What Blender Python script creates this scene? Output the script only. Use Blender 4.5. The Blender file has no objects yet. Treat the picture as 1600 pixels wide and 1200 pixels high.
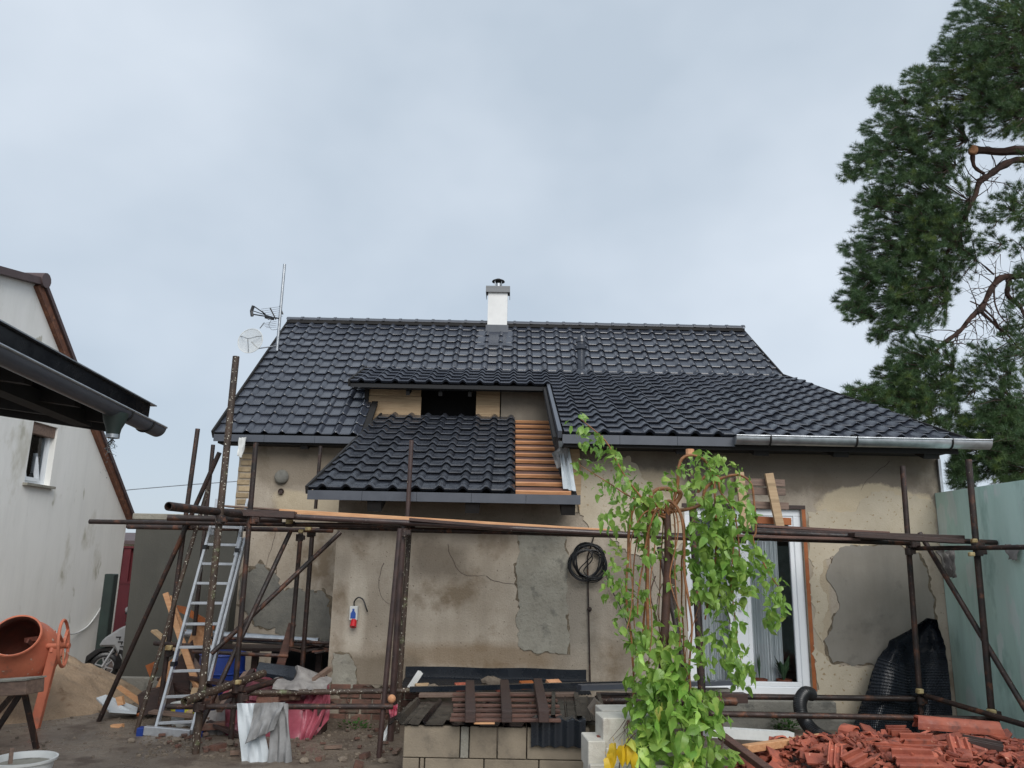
import bpy, bmesh, math, random
from mathutils import Vector, Matrix, noise
from mathutils.geometry import tessellate_polygon
R = math.radians
random.seed(7)
C = bpy.context.scene.collection
S = bpy.context.scene

# ------------------------------------------------------------------ camera
PITCH, ROLL, FPX, EYE = R(12.7), R(1.1), 1200.0, Vector((0, 0, 1.95))
fw = Vector((0, math.cos(PITCH), math.sin(PITCH)))
rt = Vector((1, 0, 0)); up = rt.cross(fw)
rt2 = rt*math.cos(ROLL) + up*math.sin(ROLL)
up2 = -rt*math.sin(ROLL) + up*math.cos(ROLL)
cam = bpy.data.cameras.new('camera'); camo = bpy.data.objects.new('camera', cam); C.objects.link(camo)
cam.sensor_fit = 'HORIZONTAL'; cam.sensor_width = 36.0; cam.lens = 36.0*FPX/1600.0
cam.clip_start = 0.05; cam.clip_end = 3000
m = Matrix.Identity(4)
for i in range(3):
    m[i][0] = rt2[i]; m[i][1] = up2[i]; m[i][2] = -fw[i]; m[i][3] = EYE[i]
camo.matrix_world = m
S.camera = camo

# ------------------------------------------------------------------ sky, sun, exposure
W = bpy.data.worlds.new("World"); S.world = W; W.use_nodes = True
nt = W.node_tree; nt.nodes.clear()
out = nt.nodes.new('ShaderNodeOutputWorld'); bg = nt.nodes.new('ShaderNodeBackground')
sky = nt.nodes.new('ShaderNodeTexSky'); sky.sky_type = 'NISHITA'; sky.sun_disc = False
sky.sun_elevation = R(38); sky.sun_rotation = R(164)
tc = nt.nodes.new('ShaderNodeTexCoord'); mp = nt.nodes.new('ShaderNodeMapping'); mp.inputs['Scale'].default_value = (1.0, 1.0, 1.5)
mp.inputs['Location'].default_value = (2.1, 0.4, 1.3)
nz = nt.nodes.new('ShaderNodeTexNoise'); nz.inputs['Scale'].default_value = 1.25; nz.inputs['Detail'].default_value = 5; nz.inputs['Roughness'].default_value = .5
cr = nt.nodes.new('ShaderNodeValToRGB')
cr.color_ramp.elements[0].position = .38; cr.color_ramp.elements[0].color = (3.2, 3.7, 4.26, 1)
cr.color_ramp.elements[1].position = .60; cr.color_ramp.elements[1].color = (4.42, 4.86, 5.38, 1)
mx = nt.nodes.new('ShaderNodeMixRGB'); mx.inputs['Fac'].default_value = .93
nt.links.new(tc.outputs['Generated'], mp.inputs['Vector']); nt.links.new(mp.outputs[0], nz.inputs['Vector'])
nt.links.new(nz.outputs['Fac'], cr.inputs['Fac']); nt.links.new(sky.outputs[0], mx.inputs['Color1'])
nt.links.new(cr.outputs[0], mx.inputs['Color2']); nt.links.new(mx.outputs[0], bg.inputs['Color'])
bg.inputs['Strength'].default_value = 0.1
nt.links.new(bg.outputs[0], out.inputs['Surface'])
sl = bpy.data.lights.new('sun', 'SUN'); sl.energy = 1.5; sl.angle = R(40); sl.color = (1, .97, .93)
so = bpy.data.objects.new('sun', sl); C.objects.link(so); so.rotation_euler = (R(52), 0, R(16))
vs = S.view_settings; vs.view_transform = 'Standard'; vs.look = 'None'; vs.exposure = 0.76; vs.gamma = 1; vs.use_curve_mapping = False

# ------------------------------------------------------------------ pixel -> world point on a plane of the place
def ray(px, py): return fw + rt2*((px-800)/FPX) + up2*((600-py)/FPX)
def at(px, py, Y): d = ray(px, py); return EYE + d*(Y/d.y)
def atz(px, py, Z): d = ray(px, py); return EYE + d*((Z-EYE.z)/d.z)
def atx(px, py, X): d = ray(px, py); return EYE + d*(X/d.x)
def rad(w, Y): return w/FPX*Y/2

# ------------------------------------------------------------------ materials
def lin(r, g, b):
    f = lambda c: (c/255/12.92) if c/255 <= .04045 else ((c/255+.055)/1.055)**2.4
    return (f(r), f(g), f(b), 1)
def mk(name, c1, c2=None, scale=3, rough=.85, rough2=None, bump=.15, bscale=30, metal=0, stretch=(1, 1, 1), specks=None, speck_scale=30, speck_amt=.62,
       c3=None, scale3=.8, amt3=.55, rnd=0, spec=.5, bdist=.01, coat=0, trans=0, detail=8, wave=None, streak=0):
    M = bpy.data.materials.new(name); M.use_nodes = True; t = M.node_tree; N = t.nodes; L = t.links
    b = N['Principled BSDF']; g = N.new('ShaderNodeNewGeometry'); mp = N.new('ShaderNodeMapping'); mp.inputs['Scale'].default_value = stretch
    L.new(g.outputs['Position'], mp.inputs['Vector'])
    def noi(sc, det=detail, ro=.6, src=None):
        n = N.new('ShaderNodeTexNoise'); n.inputs['Scale'].default_value = sc; n.inputs['Detail'].default_value = det; n.inputs['Roughness'].default_value = ro
        L.new((src or mp).outputs[0], n.inputs['Vector']); return n
    def mix(f, a, c):
        x = N.new('ShaderNodeMixRGB')
        if isinstance(f, float): x.inputs[0].default_value = f
        else: L.new(f, x.inputs[0])
        for k, v in ((1, a), (2, c)):
            if isinstance(v, tuple): x.inputs[k].default_value = v
            else: L.new(v, x.inputs[k])
        return x.outputs[0]
    def ramp(src, a, bb):
        r = N.new('ShaderNodeMapRange'); r.inputs['From Min'].default_value = a; r.inputs['From Max'].default_value = bb; L.new(src, r.inputs['Value']); return r.outputs[0]
    col = c1
    n1 = noi(scale)
    if c2: col = mix(ramp(n1.outputs['Fac'], .35, .65), c1, c2)
    if c3:
        n3 = noi(scale3, 5, .65); col = mix(ramp(n3.outputs['Fac'], amt3, amt3+.12), col, c3)
    if specks:
        n2 = noi(speck_scale, 3, .5); col = mix(ramp(n2.outputs['Fac'], speck_amt, speck_amt+.03), col, specks)
    if streak:   # run-down stains
        m2 = N.new('ShaderNodeMapping'); m2.inputs['Scale'].default_value = (4.5, 4.5, .7); L.new(g.outputs['Position'], m2.inputs['Vector'])
        ns = noi(1.0, 6, .7, m2); rs = ramp(ns.outputs['Fac'], .45, .75); rm = N.new('ShaderNodeMath'); rm.operation = 'MULTIPLY'; rm.inputs[1].default_value = streak; L.new(rs, rm.inputs[0])
        col = mix(rm.outputs[0], col, tuple(c_*.55 for c_ in c1[:3])+(1,))
    if rnd:
        oi = N.new('ShaderNodeObjectInfo'); hs = N.new('ShaderNodeHueSaturation')
        r = N.new('ShaderNodeMapRange'); L.new(oi.outputs['Random'], r.inputs['Value']); r.inputs['To Min'].default_value = 1-rnd; r.inputs['To Max'].default_value = 1+rnd
        L.new(r.outputs[0], hs.inputs['Value'])
        if isinstance(col, tuple): hs.inputs['Color'].default_value = col
        else: L.new(col, hs.inputs['Color'])
        col = hs.outputs[0]
    if isinstance(col, tuple): b.inputs['Base Color'].default_value = col
    else: L.new(col, b.inputs['Base Color'])
    b.inputs['Metallic'].default_value = metal; b.inputs['Specular IOR Level'].default_value = spec
    if rough2 is not None:
        n4 = noi(scale*1.7, 5); r = N.new('ShaderNodeMapRange'); r.inputs['From Min'].default_value = .35; r.inputs['From Max'].default_value = .65
        r.inputs['To Min'].default_value = rough; r.inputs['To Max'].default_value = rough2; L.new(n4.outputs['Fac'], r.inputs['Value']); L.new(r.outputs[0], b.inputs['Roughness'])
    else: b.inputs['Roughness'].default_value = rough
    if coat: b.inputs['Coat Weight'].default_value = coat; b.inputs['Coat Roughness'].default_value = .25
    if bump:
        nb = noi(bscale, 6, .65); bm_ = N.new('ShaderNodeBump'); bm_.inputs['Strength'].default_value = bump; bm_.inputs['Distance'].default_value = bdist
        L.new(nb.outputs['Fac'], bm_.inputs['Height']); L.new(bm_.outputs[0], b.inputs['Normal'])
    if trans:
        tr = N.new('ShaderNodeBsdfTranslucent'); ms = N.new('ShaderNodeMixShader'); ms.inputs[0].default_value = trans
        if isinstance(col, tuple): tr.inputs['Color'].default_value = col
        else: L.new(col, tr.inputs['Color'])
        L.new(b.outputs[0], ms.inputs[1]); L.new(tr.outputs[0], ms.inputs[2]); L.new(ms.outputs[0], N['Material Output'].inputs['Surface'])
    return M

M = {}
M['render'] = mk('old_render', lin(154, 143, 128), lin(174, 164, 150), 1.3, .9, bump=.6, bscale=45, bdist=.014, c3=lin(124, 110, 92), scale3=1.1, amt3=.53, specks=lin(104, 94, 82), speck_scale=34, speck_amt=.66, streak=.35)
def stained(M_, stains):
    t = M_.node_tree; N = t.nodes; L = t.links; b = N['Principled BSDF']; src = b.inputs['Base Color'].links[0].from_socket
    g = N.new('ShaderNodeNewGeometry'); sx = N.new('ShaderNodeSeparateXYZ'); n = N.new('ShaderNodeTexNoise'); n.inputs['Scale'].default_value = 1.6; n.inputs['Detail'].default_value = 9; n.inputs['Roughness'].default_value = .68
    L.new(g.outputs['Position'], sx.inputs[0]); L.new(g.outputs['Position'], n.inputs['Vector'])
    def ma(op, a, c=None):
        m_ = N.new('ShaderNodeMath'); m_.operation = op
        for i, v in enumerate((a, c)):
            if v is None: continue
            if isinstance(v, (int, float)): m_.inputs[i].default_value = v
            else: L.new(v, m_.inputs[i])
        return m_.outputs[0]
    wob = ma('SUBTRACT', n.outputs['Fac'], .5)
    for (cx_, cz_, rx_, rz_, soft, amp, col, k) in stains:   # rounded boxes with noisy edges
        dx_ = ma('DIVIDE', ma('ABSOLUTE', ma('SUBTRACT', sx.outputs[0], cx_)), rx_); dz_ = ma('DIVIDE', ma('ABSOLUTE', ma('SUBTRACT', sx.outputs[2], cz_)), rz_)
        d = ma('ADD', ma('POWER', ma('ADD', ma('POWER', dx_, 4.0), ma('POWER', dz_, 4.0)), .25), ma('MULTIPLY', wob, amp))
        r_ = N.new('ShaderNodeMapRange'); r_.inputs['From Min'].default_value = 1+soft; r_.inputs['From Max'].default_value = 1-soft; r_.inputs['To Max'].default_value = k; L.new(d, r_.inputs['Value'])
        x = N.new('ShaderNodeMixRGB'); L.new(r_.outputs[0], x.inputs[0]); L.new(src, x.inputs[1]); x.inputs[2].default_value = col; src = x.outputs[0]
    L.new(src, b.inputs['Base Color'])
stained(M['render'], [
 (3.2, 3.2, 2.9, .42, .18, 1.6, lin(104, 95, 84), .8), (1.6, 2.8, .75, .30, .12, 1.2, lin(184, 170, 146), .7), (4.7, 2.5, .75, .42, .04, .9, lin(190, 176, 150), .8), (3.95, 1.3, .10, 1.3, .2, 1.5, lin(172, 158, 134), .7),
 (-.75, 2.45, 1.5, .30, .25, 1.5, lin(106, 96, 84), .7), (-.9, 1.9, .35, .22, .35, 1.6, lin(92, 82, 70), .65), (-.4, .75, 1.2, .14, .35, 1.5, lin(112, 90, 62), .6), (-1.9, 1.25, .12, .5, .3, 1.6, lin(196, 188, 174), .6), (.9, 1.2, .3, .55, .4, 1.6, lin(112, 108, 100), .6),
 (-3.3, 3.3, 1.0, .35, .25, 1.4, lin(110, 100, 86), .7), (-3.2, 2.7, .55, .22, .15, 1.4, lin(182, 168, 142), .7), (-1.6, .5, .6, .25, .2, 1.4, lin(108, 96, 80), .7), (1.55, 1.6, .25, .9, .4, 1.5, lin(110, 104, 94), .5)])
M['chip'] = mk('crumbled_edge_shadow', lin(96, 88, 76), lin(124, 112, 94), 20, .95, bump=1, bscale=60, bdist=.02)
M['render_light'] = mk('pale_render', lin(174, 163, 143), lin(186, 176, 157), 3, .9, bump=.5, bscale=50, specks=lin(150, 132, 104), speck_scale=22, speck_amt=.64)
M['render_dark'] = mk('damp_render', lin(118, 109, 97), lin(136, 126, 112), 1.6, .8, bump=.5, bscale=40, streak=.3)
M['cement'] = mk('cement_patch', lin(106, 105, 100), lin(126, 124, 116), 3, .8, bump=.6, bscale=30, bdist=.02, c3=lin(88, 88, 84), scale3=4, amt3=.56)
M['cement_light'] = mk('pale_cement', lin(150, 147, 136), lin(132, 128, 117), 3.5, .85, bump=.8, bscale=24, bdist=.02, c3=lin(112, 110, 102), scale3=5, amt3=.55)
M['cement_smooth'] = mk('smooth_cement', lin(122, 117, 108), lin(134, 130, 122), 1.4, .75, bump=.2, bscale=30, c3=lin(108, 104, 97), scale3=2.2, amt3=.56, streak=.25)
M['grey_wall'] = mk('grey_render', lin(64, 64, 59), lin(76, 75, 69), .9, .8, bump=.25, bscale=40, streak=.2)
M['white_wall'] = mk('white_render', lin(232, 231, 226), lin(238, 237, 233), 1.4, .85, bump=.15, bscale=18, c3=lin(206, 203, 192), scale3=1.6, amt3=.56, stretch=(1, 1, .5), specks=lin(190, 187, 174), speck_scale=3.2, speck_amt=.68, streak=.2)
M['green_wall'] = mk('mint_paint', lin(192, 224, 213), lin(206, 232, 223), 1.8, .75, bump=.3, bscale=20, stretch=(1, 1, .35), c3=lin(164, 196, 186), scale3=2.4, amt3=.53, specks=lin(214, 230, 224), speck_scale=2.8, speck_amt=.585, streak=.4)
M['brick'] = mk('brick', lin(112, 78, 66), lin(86, 66, 58), 9, .9, bump=.8, bscale=40, rnd=.3, c3=lin(104, 96, 84), scale3=4, amt3=.52)
M['brick_tan'] = mk('tan_brick', lin(166, 148, 120), lin(142, 124, 98), 9, .9, bump=.5, bscale=40, rnd=.15)
M['mortar'] = mk('mortar', lin(120, 110, 96), lin(98, 90, 80), 6, .95, bump=.5)
M['tile'] = mk('anthracite_tile', lin(48, 52, 61), lin(60, 64, 73), 1.6, .16, .34, bump=.22, bscale=150, bdist=.002, spec=.6, rnd=.1)
M['tile_new'] = mk('anthracite_tile_wet', lin(38, 41, 48), lin(52, 55, 62), 5, .18, .42, bump=.3, bscale=120, bdist=.002, spec=.5, rnd=.15)
M['underlay'] = mk('black_underlay', lin(26, 27, 29), None, rough=.8, bump=0)
M['trim'] = mk('anthracite_trim', lin(70, 74, 82), lin(78, 82, 90), 5, .36, bump=.05, bscale=60)
M['black'] = mk('black_timber', lin(22, 21, 21), lin(30, 28, 27), 6, .8, bump=.2)
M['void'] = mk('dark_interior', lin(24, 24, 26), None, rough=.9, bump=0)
M['galv'] = mk('galvanised_steel', lin(178, 182, 186), lin(150, 154, 158), 9, .30, .42, metal=.85, bump=.05, bscale=30)
M['alu'] = mk('aluminium', lin(205, 208, 212), lin(185, 188, 192), 12, .35, metal=.7, bump=.05)
M['rust'] = mk('rusty_steel', lin(60, 42, 36), lin(32, 28, 27), 6, .35, .7, metal=.1, bump=.7, bscale=60, bdist=.006, rnd=.3, c3=lin(98, 62, 44), scale3=7, amt3=.54, specks=lin(150, 140, 126), speck_scale=60, speck_amt=.70)
M['rust_mottled'] = mk('mottled_steel', lin(50, 40, 34), lin(74, 58, 46), 10, .6, bump=.5, bscale=60, bdist=.005, specks=lin(196, 192, 176), speck_scale=48, speck_amt=.635, c3=lin(96, 102, 72), scale3=8, amt3=.6)
M['rust_smooth'] = mk('brown_steel', lin(74, 56, 52), lin(48, 38, 37), 6, .32, bump=.15, bscale=70, specks=lin(180, 170, 160), speck_scale=30, speck_amt=.73)
M['yellow_clamp'] = mk('worn_yellow_paint', lin(190, 176, 130), lin(120, 96, 60), 16, .6, bump=.3)
M['batten'] = mk('wet_batten', lin(210, 156, 112), lin(182, 124, 84), 9, .5, bump=.2, bscale=50, stretch=(.6, 6, 6), rnd=.15)
M['wood_new'] = mk('fresh_timber', lin(206, 160, 118), lin(184, 132, 92), 8, .6, bump=.2, bscale=50, stretch=(.6, 6, 6), rnd=.08)
M['wood_osb'] = mk('osb', lin(198, 152, 112), lin(168, 120, 82), 22, .75, bump=.3, bscale=40)
M['wood_tan'] = mk('raw_board', lin(176, 152, 120), lin(156, 130, 100), 5, .75, bump=.2, bscale=40, stretch=(.5, 5, 8), c3=lin(132, 112, 84), scale3=2, amt3=.56)
M['wood_old'] = mk('weathered_wood', lin(128, 106, 92), lin(98, 80, 70), 6, .6, bump=.4, bscale=50, stretch=(.6, 5, 5), rnd=.2)
M['wood_red'] = mk('wet_brown_wood', lin(106, 74, 62), lin(78, 54, 46), 6, .5, bump=.4, bscale=50, stretch=(.6, 5, 5), rnd=.2)
M['wood_dark'] = mk('dark_wet_board', lin(66, 46, 40), lin(46, 33, 30), 6, .5, bump=.4, bscale=50, stretch=(.6, 5, 5), rnd=.2)
M['wood_orange'] = mk('orange_stained_wood', lin(160, 92, 44), lin(128, 70, 36), 5, .6, bump=.2)
M['chim'] = mk('chimney_white', lin(226, 226, 224), lin(216, 216, 214), 3, .8, bump=.05)
M['chimcap'] = mk('chimney_cap', lin(120, 122, 124), None, rough=.6, bump=.1)
M['pvc'] = mk('white_pvc', lin(226, 230, 234), None, rough=.3, bump=0)
M['whitep'] = mk('white_plastic', lin(216, 218, 216), lin(200, 202, 200), 6, .5, bump=.05)
M['blockw'] = mk('aerated_block', lin(202, 198, 188), lin(182, 178, 168), 6, .9, bump=.7, bscale=60, bdist=.008, c3=lin(168, 160, 150), scale3=5, amt3=.6)
M['blockc'] = mk('concrete_block', lin(138, 127, 110), lin(118, 108, 94), 4, .85, bump=.5, bscale=60, rnd=.08, c3=lin(104, 96, 84), scale3=4, amt3=.57)
M['mud'] = mk('wet_mud', lin(96, 86, 76), lin(122, 110, 97), 1.3, .15, .8, bump=.8, bscale=14, bdist=.03, c3=lin(84, 72, 62), scale3=2.2, amt3=.52)
M['sand'] = mk('sand', lin(160, 138, 114), lin(138, 118, 96), 2.5, .9, bump=.9, bscale=22, bdist=.03, c3=lin(112, 86, 62), scale3=3, amt3=.58)
M['orange'] = mk('orange_paint', lin(208, 122, 92), lin(190, 108, 82), 4, .5, .75, bump=.2, bscale=30, c3=lin(158, 104, 84), scale3=6, amt3=.57, specks=lin(196, 180, 164), speck_scale=18, speck_amt=.67)
M['orange_in'] = mk('rusty_drum_inside', lin(120, 62, 46), lin(92, 56, 46), 5, .8, bump=.4)
M['terra'] = mk('broken_terracotta', lin(168, 92, 70), lin(134, 68, 54), 7, .45, .8, bump=.4, bscale=50, rnd=.35, c3=lin(112, 66, 56), scale3=8, amt3=.56, specks=lin(196, 140, 116), speck_scale=26, speck_amt=.68)
M['terra_dark'] = mk('old_sooty_tile', lin(74, 60, 56), lin(56, 48, 46), 7, .7, bump=.3, rnd=.2)
M['bark'] = mk('pine_bark', lin(74, 52, 44), lin(48, 38, 34), 6, .9, bump=.8, bscale=20, bdist=.03)
M['cut'] = mk('cut_wood', lin(214, 160, 120), lin(190, 136, 98), 12, .8, bump=.1)
M['stem'] = mk('mulberry_bark', lin(150, 98, 58), lin(108, 72, 46), 14, .6, bump=.4, bscale=60)
M['stem_dark'] = mk('mulberry_old_bark', lin(84, 56, 44), lin(62, 44, 38), 10, .7, bump=.4, bscale=60)
M['leaf'] = mk('mulberry_leaf', lin(166, 200, 98), lin(120, 168, 72), 5, .34, bump=.3, bscale=60, bdist=.004, rnd=.3, trans=.38, c3=lin(192, 214, 108), scale3=3, amt3=.56)
M['leaf_y2'] = mk('paling_leaf', lin(206, 206, 96), lin(170, 184, 80), 6, .45, bump=.2, rnd=.1, trans=.35)
M['leaf_y'] = mk('yellow_leaf', lin(226, 190, 40), lin(200, 170, 40), 6, .45, bump=.2, rnd=.1, trans=.35)
M['needle'] = mk('pine_needle', lin(78, 104, 56), lin(50, 76, 44), 1.3, .6, bump=0, c3=lin(98, 116, 50), scale3=1.0, amt3=.54, trans=.15)
M['needle_g'] = mk('blue_pine_needle', lin(80, 108, 66), lin(52, 80, 50), 1.5, .6, bump=0, trans=.15)
M['grass'] = mk('weeds', lin(64, 104, 40), lin(48, 84, 34), 8, .6, bump=0, trans=.3)
M['rubber'] = mk('black_rubber', lin(24, 25, 27), lin(34, 35, 37), 8, .35, bump=.1)
M['membrane'] = mk('black_membrane', lin(22, 27, 34), lin(30, 35, 42), 3, .2, .34, bump=.15, bscale=14, bdist=.02)
M['blacksheet'] = mk('black_wet_sheet', lin(16, 17, 19), lin(22, 23, 25), 4, .12, .3, bump=0, spec=.22)
M['tarp'] = mk('red_tarp', lin(164, 86, 98), lin(134, 62, 76), 3, .35, bump=.4, bscale=9, bdist=.03, c3=lin(196, 110, 124), scale3=3, amt3=.6)
M['tarp_dark'] = mk('dark_red_tarp', lin(112, 40, 58), lin(90, 34, 50), 3, .4, bump=.3, bscale=9, bdist=.03)
M['fleece'] = mk('grey_fleece', lin(120, 120, 120), lin(142, 142, 142), 5, .9, bump=.4, bscale=14, bdist=.02)
M['sheetw'] = mk('white_foil', lin(196, 202, 206), lin(176, 184, 188), 4, .5, bump=.3, bscale=10, bdist=.02)
M['blue'] = mk('blue_plastic', lin(34, 62, 140), lin(26, 50, 118), 5, .35, bump=.1)
M['red'] = mk('red_plastic', lin(196, 30, 40), None, rough=.35, bump=0)
M['maroon'] = mk('maroon_sheet', lin(104, 40, 46), lin(92, 34, 40), 3, .5, bump=.05)
M['dgreen'] = mk('dark_green_metal', lin(40, 54, 50), lin(34, 44, 42), 3, .5, bump=.1)
M['silver'] = mk('silver_paint', lin(156, 158, 160), lin(140, 142, 144), 4, .3, metal=.3, bump=0)
M['verge'] = mk('orange_brown_verge', lin(118, 76, 56), lin(88, 58, 46), 8, .8, bump=.4, c3=lin(140, 96, 70), scale3=14, amt3=.55)
M['brownt'] = mk('brown_tile_edge', lin(86, 70, 70), lin(74, 60, 60), 5, .6, bump=.2)
M['cream'] = mk('cream_wall', lin(196, 188, 168), None, rough=.9, bump=.1)
M['slate'] = mk('far_roof', lin(76, 82, 94), None, rough=.6, bump=.1)
M['curtain'] = mk('net_curtain', lin(240, 242, 243), lin(226, 230, 232), 3, .9, bump=.1, stretch=(8, 1, .2), trans=.25)
M['pot'] = mk('pot', lin(140, 78, 58), None, rough=.7, bump=0)
M['houseplant'] = mk('houseplant', lin(70, 96, 66), lin(54, 78, 54), 8, .5, bump=0)
M['cloth'] = mk('grey_rag', lin(150, 146, 142), lin(120, 116, 114), 9, .9, bump=.5, bscale=14, bdist=.02)
M['pink'] = mk('pink_rag', lin(220, 170, 182), lin(190, 60, 90), 14, .9, bump=.3)
M['yellowp'] = mk('label_yellow', lin(196, 190, 60), None, rough=.5, bump=0)
M['bluep'] = mk('label_blue', lin(40, 80, 160), None, rough=.5, bump=0)
M['text'] = mk('printed_black', lin(30, 30, 32), None, rough=.5, bump=0)
M['stone'] = mk('rubble_stone', lin(128, 116, 102), lin(98, 88, 78), 6, .9, bump=.5, rnd=.2)
M['water'] = mk('falling_water', lin(190, 198, 206), None, rough=.1, bump=.3, bscale=30, trans=.3)
# glass: clear pane with a sky reflection
g = bpy.data.materials.new('window_glass'); g.use_nodes = True; t = g.node_tree; t.nodes.clear()
o_ = t.nodes.new('ShaderNodeOutputMaterial'); ms = t.nodes.new('ShaderNodeMixShader'); ta = t.nodes.new('ShaderNodeBsdfTransparent'); gl = t.nodes.new('ShaderNodeBsdfGlossy'); fr = t.nodes.new('ShaderNodeLayerWeight')
ta.inputs[0].default_value = (.93, .95, .96, 1); gl.inputs['Roughness'].default_value = .02; fr.inputs['Blend'].default_value = .28
t.links.new(fr.outputs['Fresnel'], ms.inputs[0]); t.links.new(ta.outputs[0], ms.inputs[1]); t.links.new(gl.outputs[0], ms.inputs[2]); t.links.new(ms.outputs[0], o_.inputs[0]); M['glass'] = g

# ------------------------------------------------------------------ builders
def thing(name, label, cat, loc=(0, 0, 0), group=None):
    o = bpy.data.objects.new(name, None); C.objects.link(o); o.location = loc; o.empty_display_size = .2
    o['label'] = label; o['category'] = cat
    if group: o['group'] = group
    return o
def tag(o, label, cat, group=None):
    o['label'] = label; o['category'] = cat
    if group: o['group'] = group
    return o
def wloc(o):
    v = Vector((0, 0, 0))
    while o is not None: v += Vector(o.location); o = o.parent
    return v
def frame(d, upv=Vector((0, 0, 1))):
    d = d.normalized(); a = d.cross(upv)
    if a.length < 1e-4: a = d.cross(Vector((0, 1, 0)))
    a.normalize(); return a, a.cross(d).normalized()
class B:
    def __init__(s): s.v = []; s.f = []
    def add(s, vs, fs):
        n = len(s.v); s.v += [Vector(v) for v in vs]; s.f += [[i+n for i in f] for f in fs]; return s
    def box(s, x0, x1, y0, y1, z0, z1):
        return s.add([(x, y, z) for z in (z0, z1) for y in (y0, y1) for x in (x0, x1)], [(0, 2, 3, 1), (4, 5, 7, 6), (0, 1, 5, 4), (2, 6, 7, 3), (0, 4, 6, 2), (1, 3, 7, 5)])
    def obox(s, c, ax, ay, az, sx, sy, sz):
        vs = [Vector(c)+ax*(i*sx/2)+ay*(j*sy/2)+az*(k*sz/2) for k in (-1, 1) for j in (-1, 1) for i in (-1, 1)]
        return s.add(vs, [(0, 2, 3, 1), (4, 5, 7, 6), (0, 1, 5, 4), (2, 6, 7, 3), (0, 4, 6, 2), (1, 3, 7, 5)])
    def beam(s, a, b, w, h, upv=Vector((0, 0, 1))):
        a = Vector(a); b = Vector(b); d = b-a; x, y = frame(d, upv)
        return s.obox((a+b)/2, d.normalized(), x, y, d.length, w, h)
    def tube(s, pts, r, n=10, cap=True):
        pts = [Vector(p) for p in pts]; rs = r if isinstance(r, (list, tuple)) else [r]*len(pts)
        base = len(s.v); pa = None
        for i, p in enumerate(pts):
            d = (pts[min(i+1, len(pts)-1)]-pts[max(i-1, 0)])
            if d.length < 1e-7: d = Vector((0, 0, 1))
            d.normalize()
            if pa is None: a, b = frame(d)
            else:
                a = (pa-d*pa.dot(d)); a.normalize(); b = a.cross(d)
            pa = a
            for k in range(n):
                q = 2*math.pi*k/n; s.v.append(p+(a*math.cos(q)+b*math.sin(q))*rs[i])
        for i in range(len(pts)-1):
            for k in range(n):
                s.f.append([base+i*n+k, base+i*n+(k+1) % n, base+(i+1)*n+(k+1) % n, base+(i+1)*n+k])
        if cap:
            s.f.append([base+k for k in range(n)][::-1]); s.f.append([base+(len(pts)-1)*n+k for k in range(n)])
        return s
    def pipe(s, a, b, r, n=12):   # an open ended hollow pipe
        a = Vector(a); b = Vector(b); d = (b-a).normalized(); x, y = frame(d); base = len(s.v)
        prof = [(0, r), (1, r), (1, r*.78), (0, r*.78)]
        for (tt, rr) in prof:
            p = a.lerp(b, tt)
            for k in range(n): q = 2*math.pi*k/n; s.v.append(p+(x*math.cos(q)+y*math.sin(q))*rr)
        for i in range(4):
            for k in range(n):
                j = (i+1) % 4; s.f.append([base+i*n+k, base+i*n+(k+1) % n, base+j*n+(k+1) % n, base+j*n+k])
        return s
    def lathe(s, prof, c, axis=Vector((0, 0, 1)), n=32):
        c = Vector(c); axis = axis.normalized(); x, y = frame(axis, Vector((0, 1, 0)) if abs(axis.z) > .9 else Vector((0, 0, 1))); base = len(s.v)
        for (r, h) in prof:
            for k in range(n): q = 2*math.pi*k/n; s.v.append(c+axis*h+(x*math.cos(q)+y*math.sin(q))*r)
        for i in range(len(prof)-1):
            for k in range(n): s.f.append([base+i*n+k, base+i*n+(k+1) % n, base+(i+1)*n+(k+1) % n, base+(i+1)*n+k])
        return s
    def prism(s, poly, off):
        n = len(poly); off = Vector(off); vs = [Vector(p) for p in poly]
        return s.add(vs+[v+off for v in vs], [list(range(n))[::-1], [i+n for i in range(n)]]+[[i, (i+1) % n, (i+1) % n+n, i+n] for i in range(n)])
    def sphere(s, c, r, sq=(1, 1, 1), nu=10, nv=7, jit=0):
        base = len(s.v); c = Vector(c)
        for j in range(nv+1):
            for i in range(nu):
                th = math.pi*j/nv; ph = 2*math.pi*i/nu; k = 1+jit*(random.random()-.5)
                s.v.append(c+Vector((math.sin(th)*math.cos(ph)*sq[0], math.sin(th)*math.sin(ph)*sq[1], math.cos(th)*sq[2]))*r*k)
        for j in range(nv):
            for i in range(nu): s.f.append([base+j*nu+i, base+(j+1)*nu+i, base+(j+1)*nu+(i+1) % nu, base+j*nu+(i+1) % nu])
        return s
    def mesh(s, name, mat, org=Vector((0, 0, 0)), smooth=False, bevel=0):
        me = bpy.data.meshes.new(name); me.from_pydata([v-org for v in s.v], [], s.f)
        bm = bmesh.new(); bm.from_mesh(me); bmesh.ops.recalc_face_normals(bm, faces=bm.faces)
        if bevel: bmesh.ops.bevel(bm, geom=bm.edges[:], offset=bevel, segments=1, affect='EDGES')
        bm.to_mesh(me); bm.free()
        me.materials.append(mat)
        if smooth:
            me.polygons.foreach_set('use_smooth', [True]*len(me.polygons)); me.set_sharp_from_angle(angle=R(40))
        return me
    def build(s, name, mat, parent=None, smooth=False, bevel=0, loc=None, kind=None):
        org = wloc(parent) if parent is not None else (Vector(loc) if loc is not None else Vector((0, 0, 0)))
        me = s.mesh(name, M[mat] if isinstance(mat, str) else mat, org, smooth, bevel)
        o = bpy.data.objects.new(name, me); C.objects.link(o)
        if parent is not None: o.parent = parent
        else: o.location = org
        if kind: o['kind'] = kind
        return o
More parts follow.
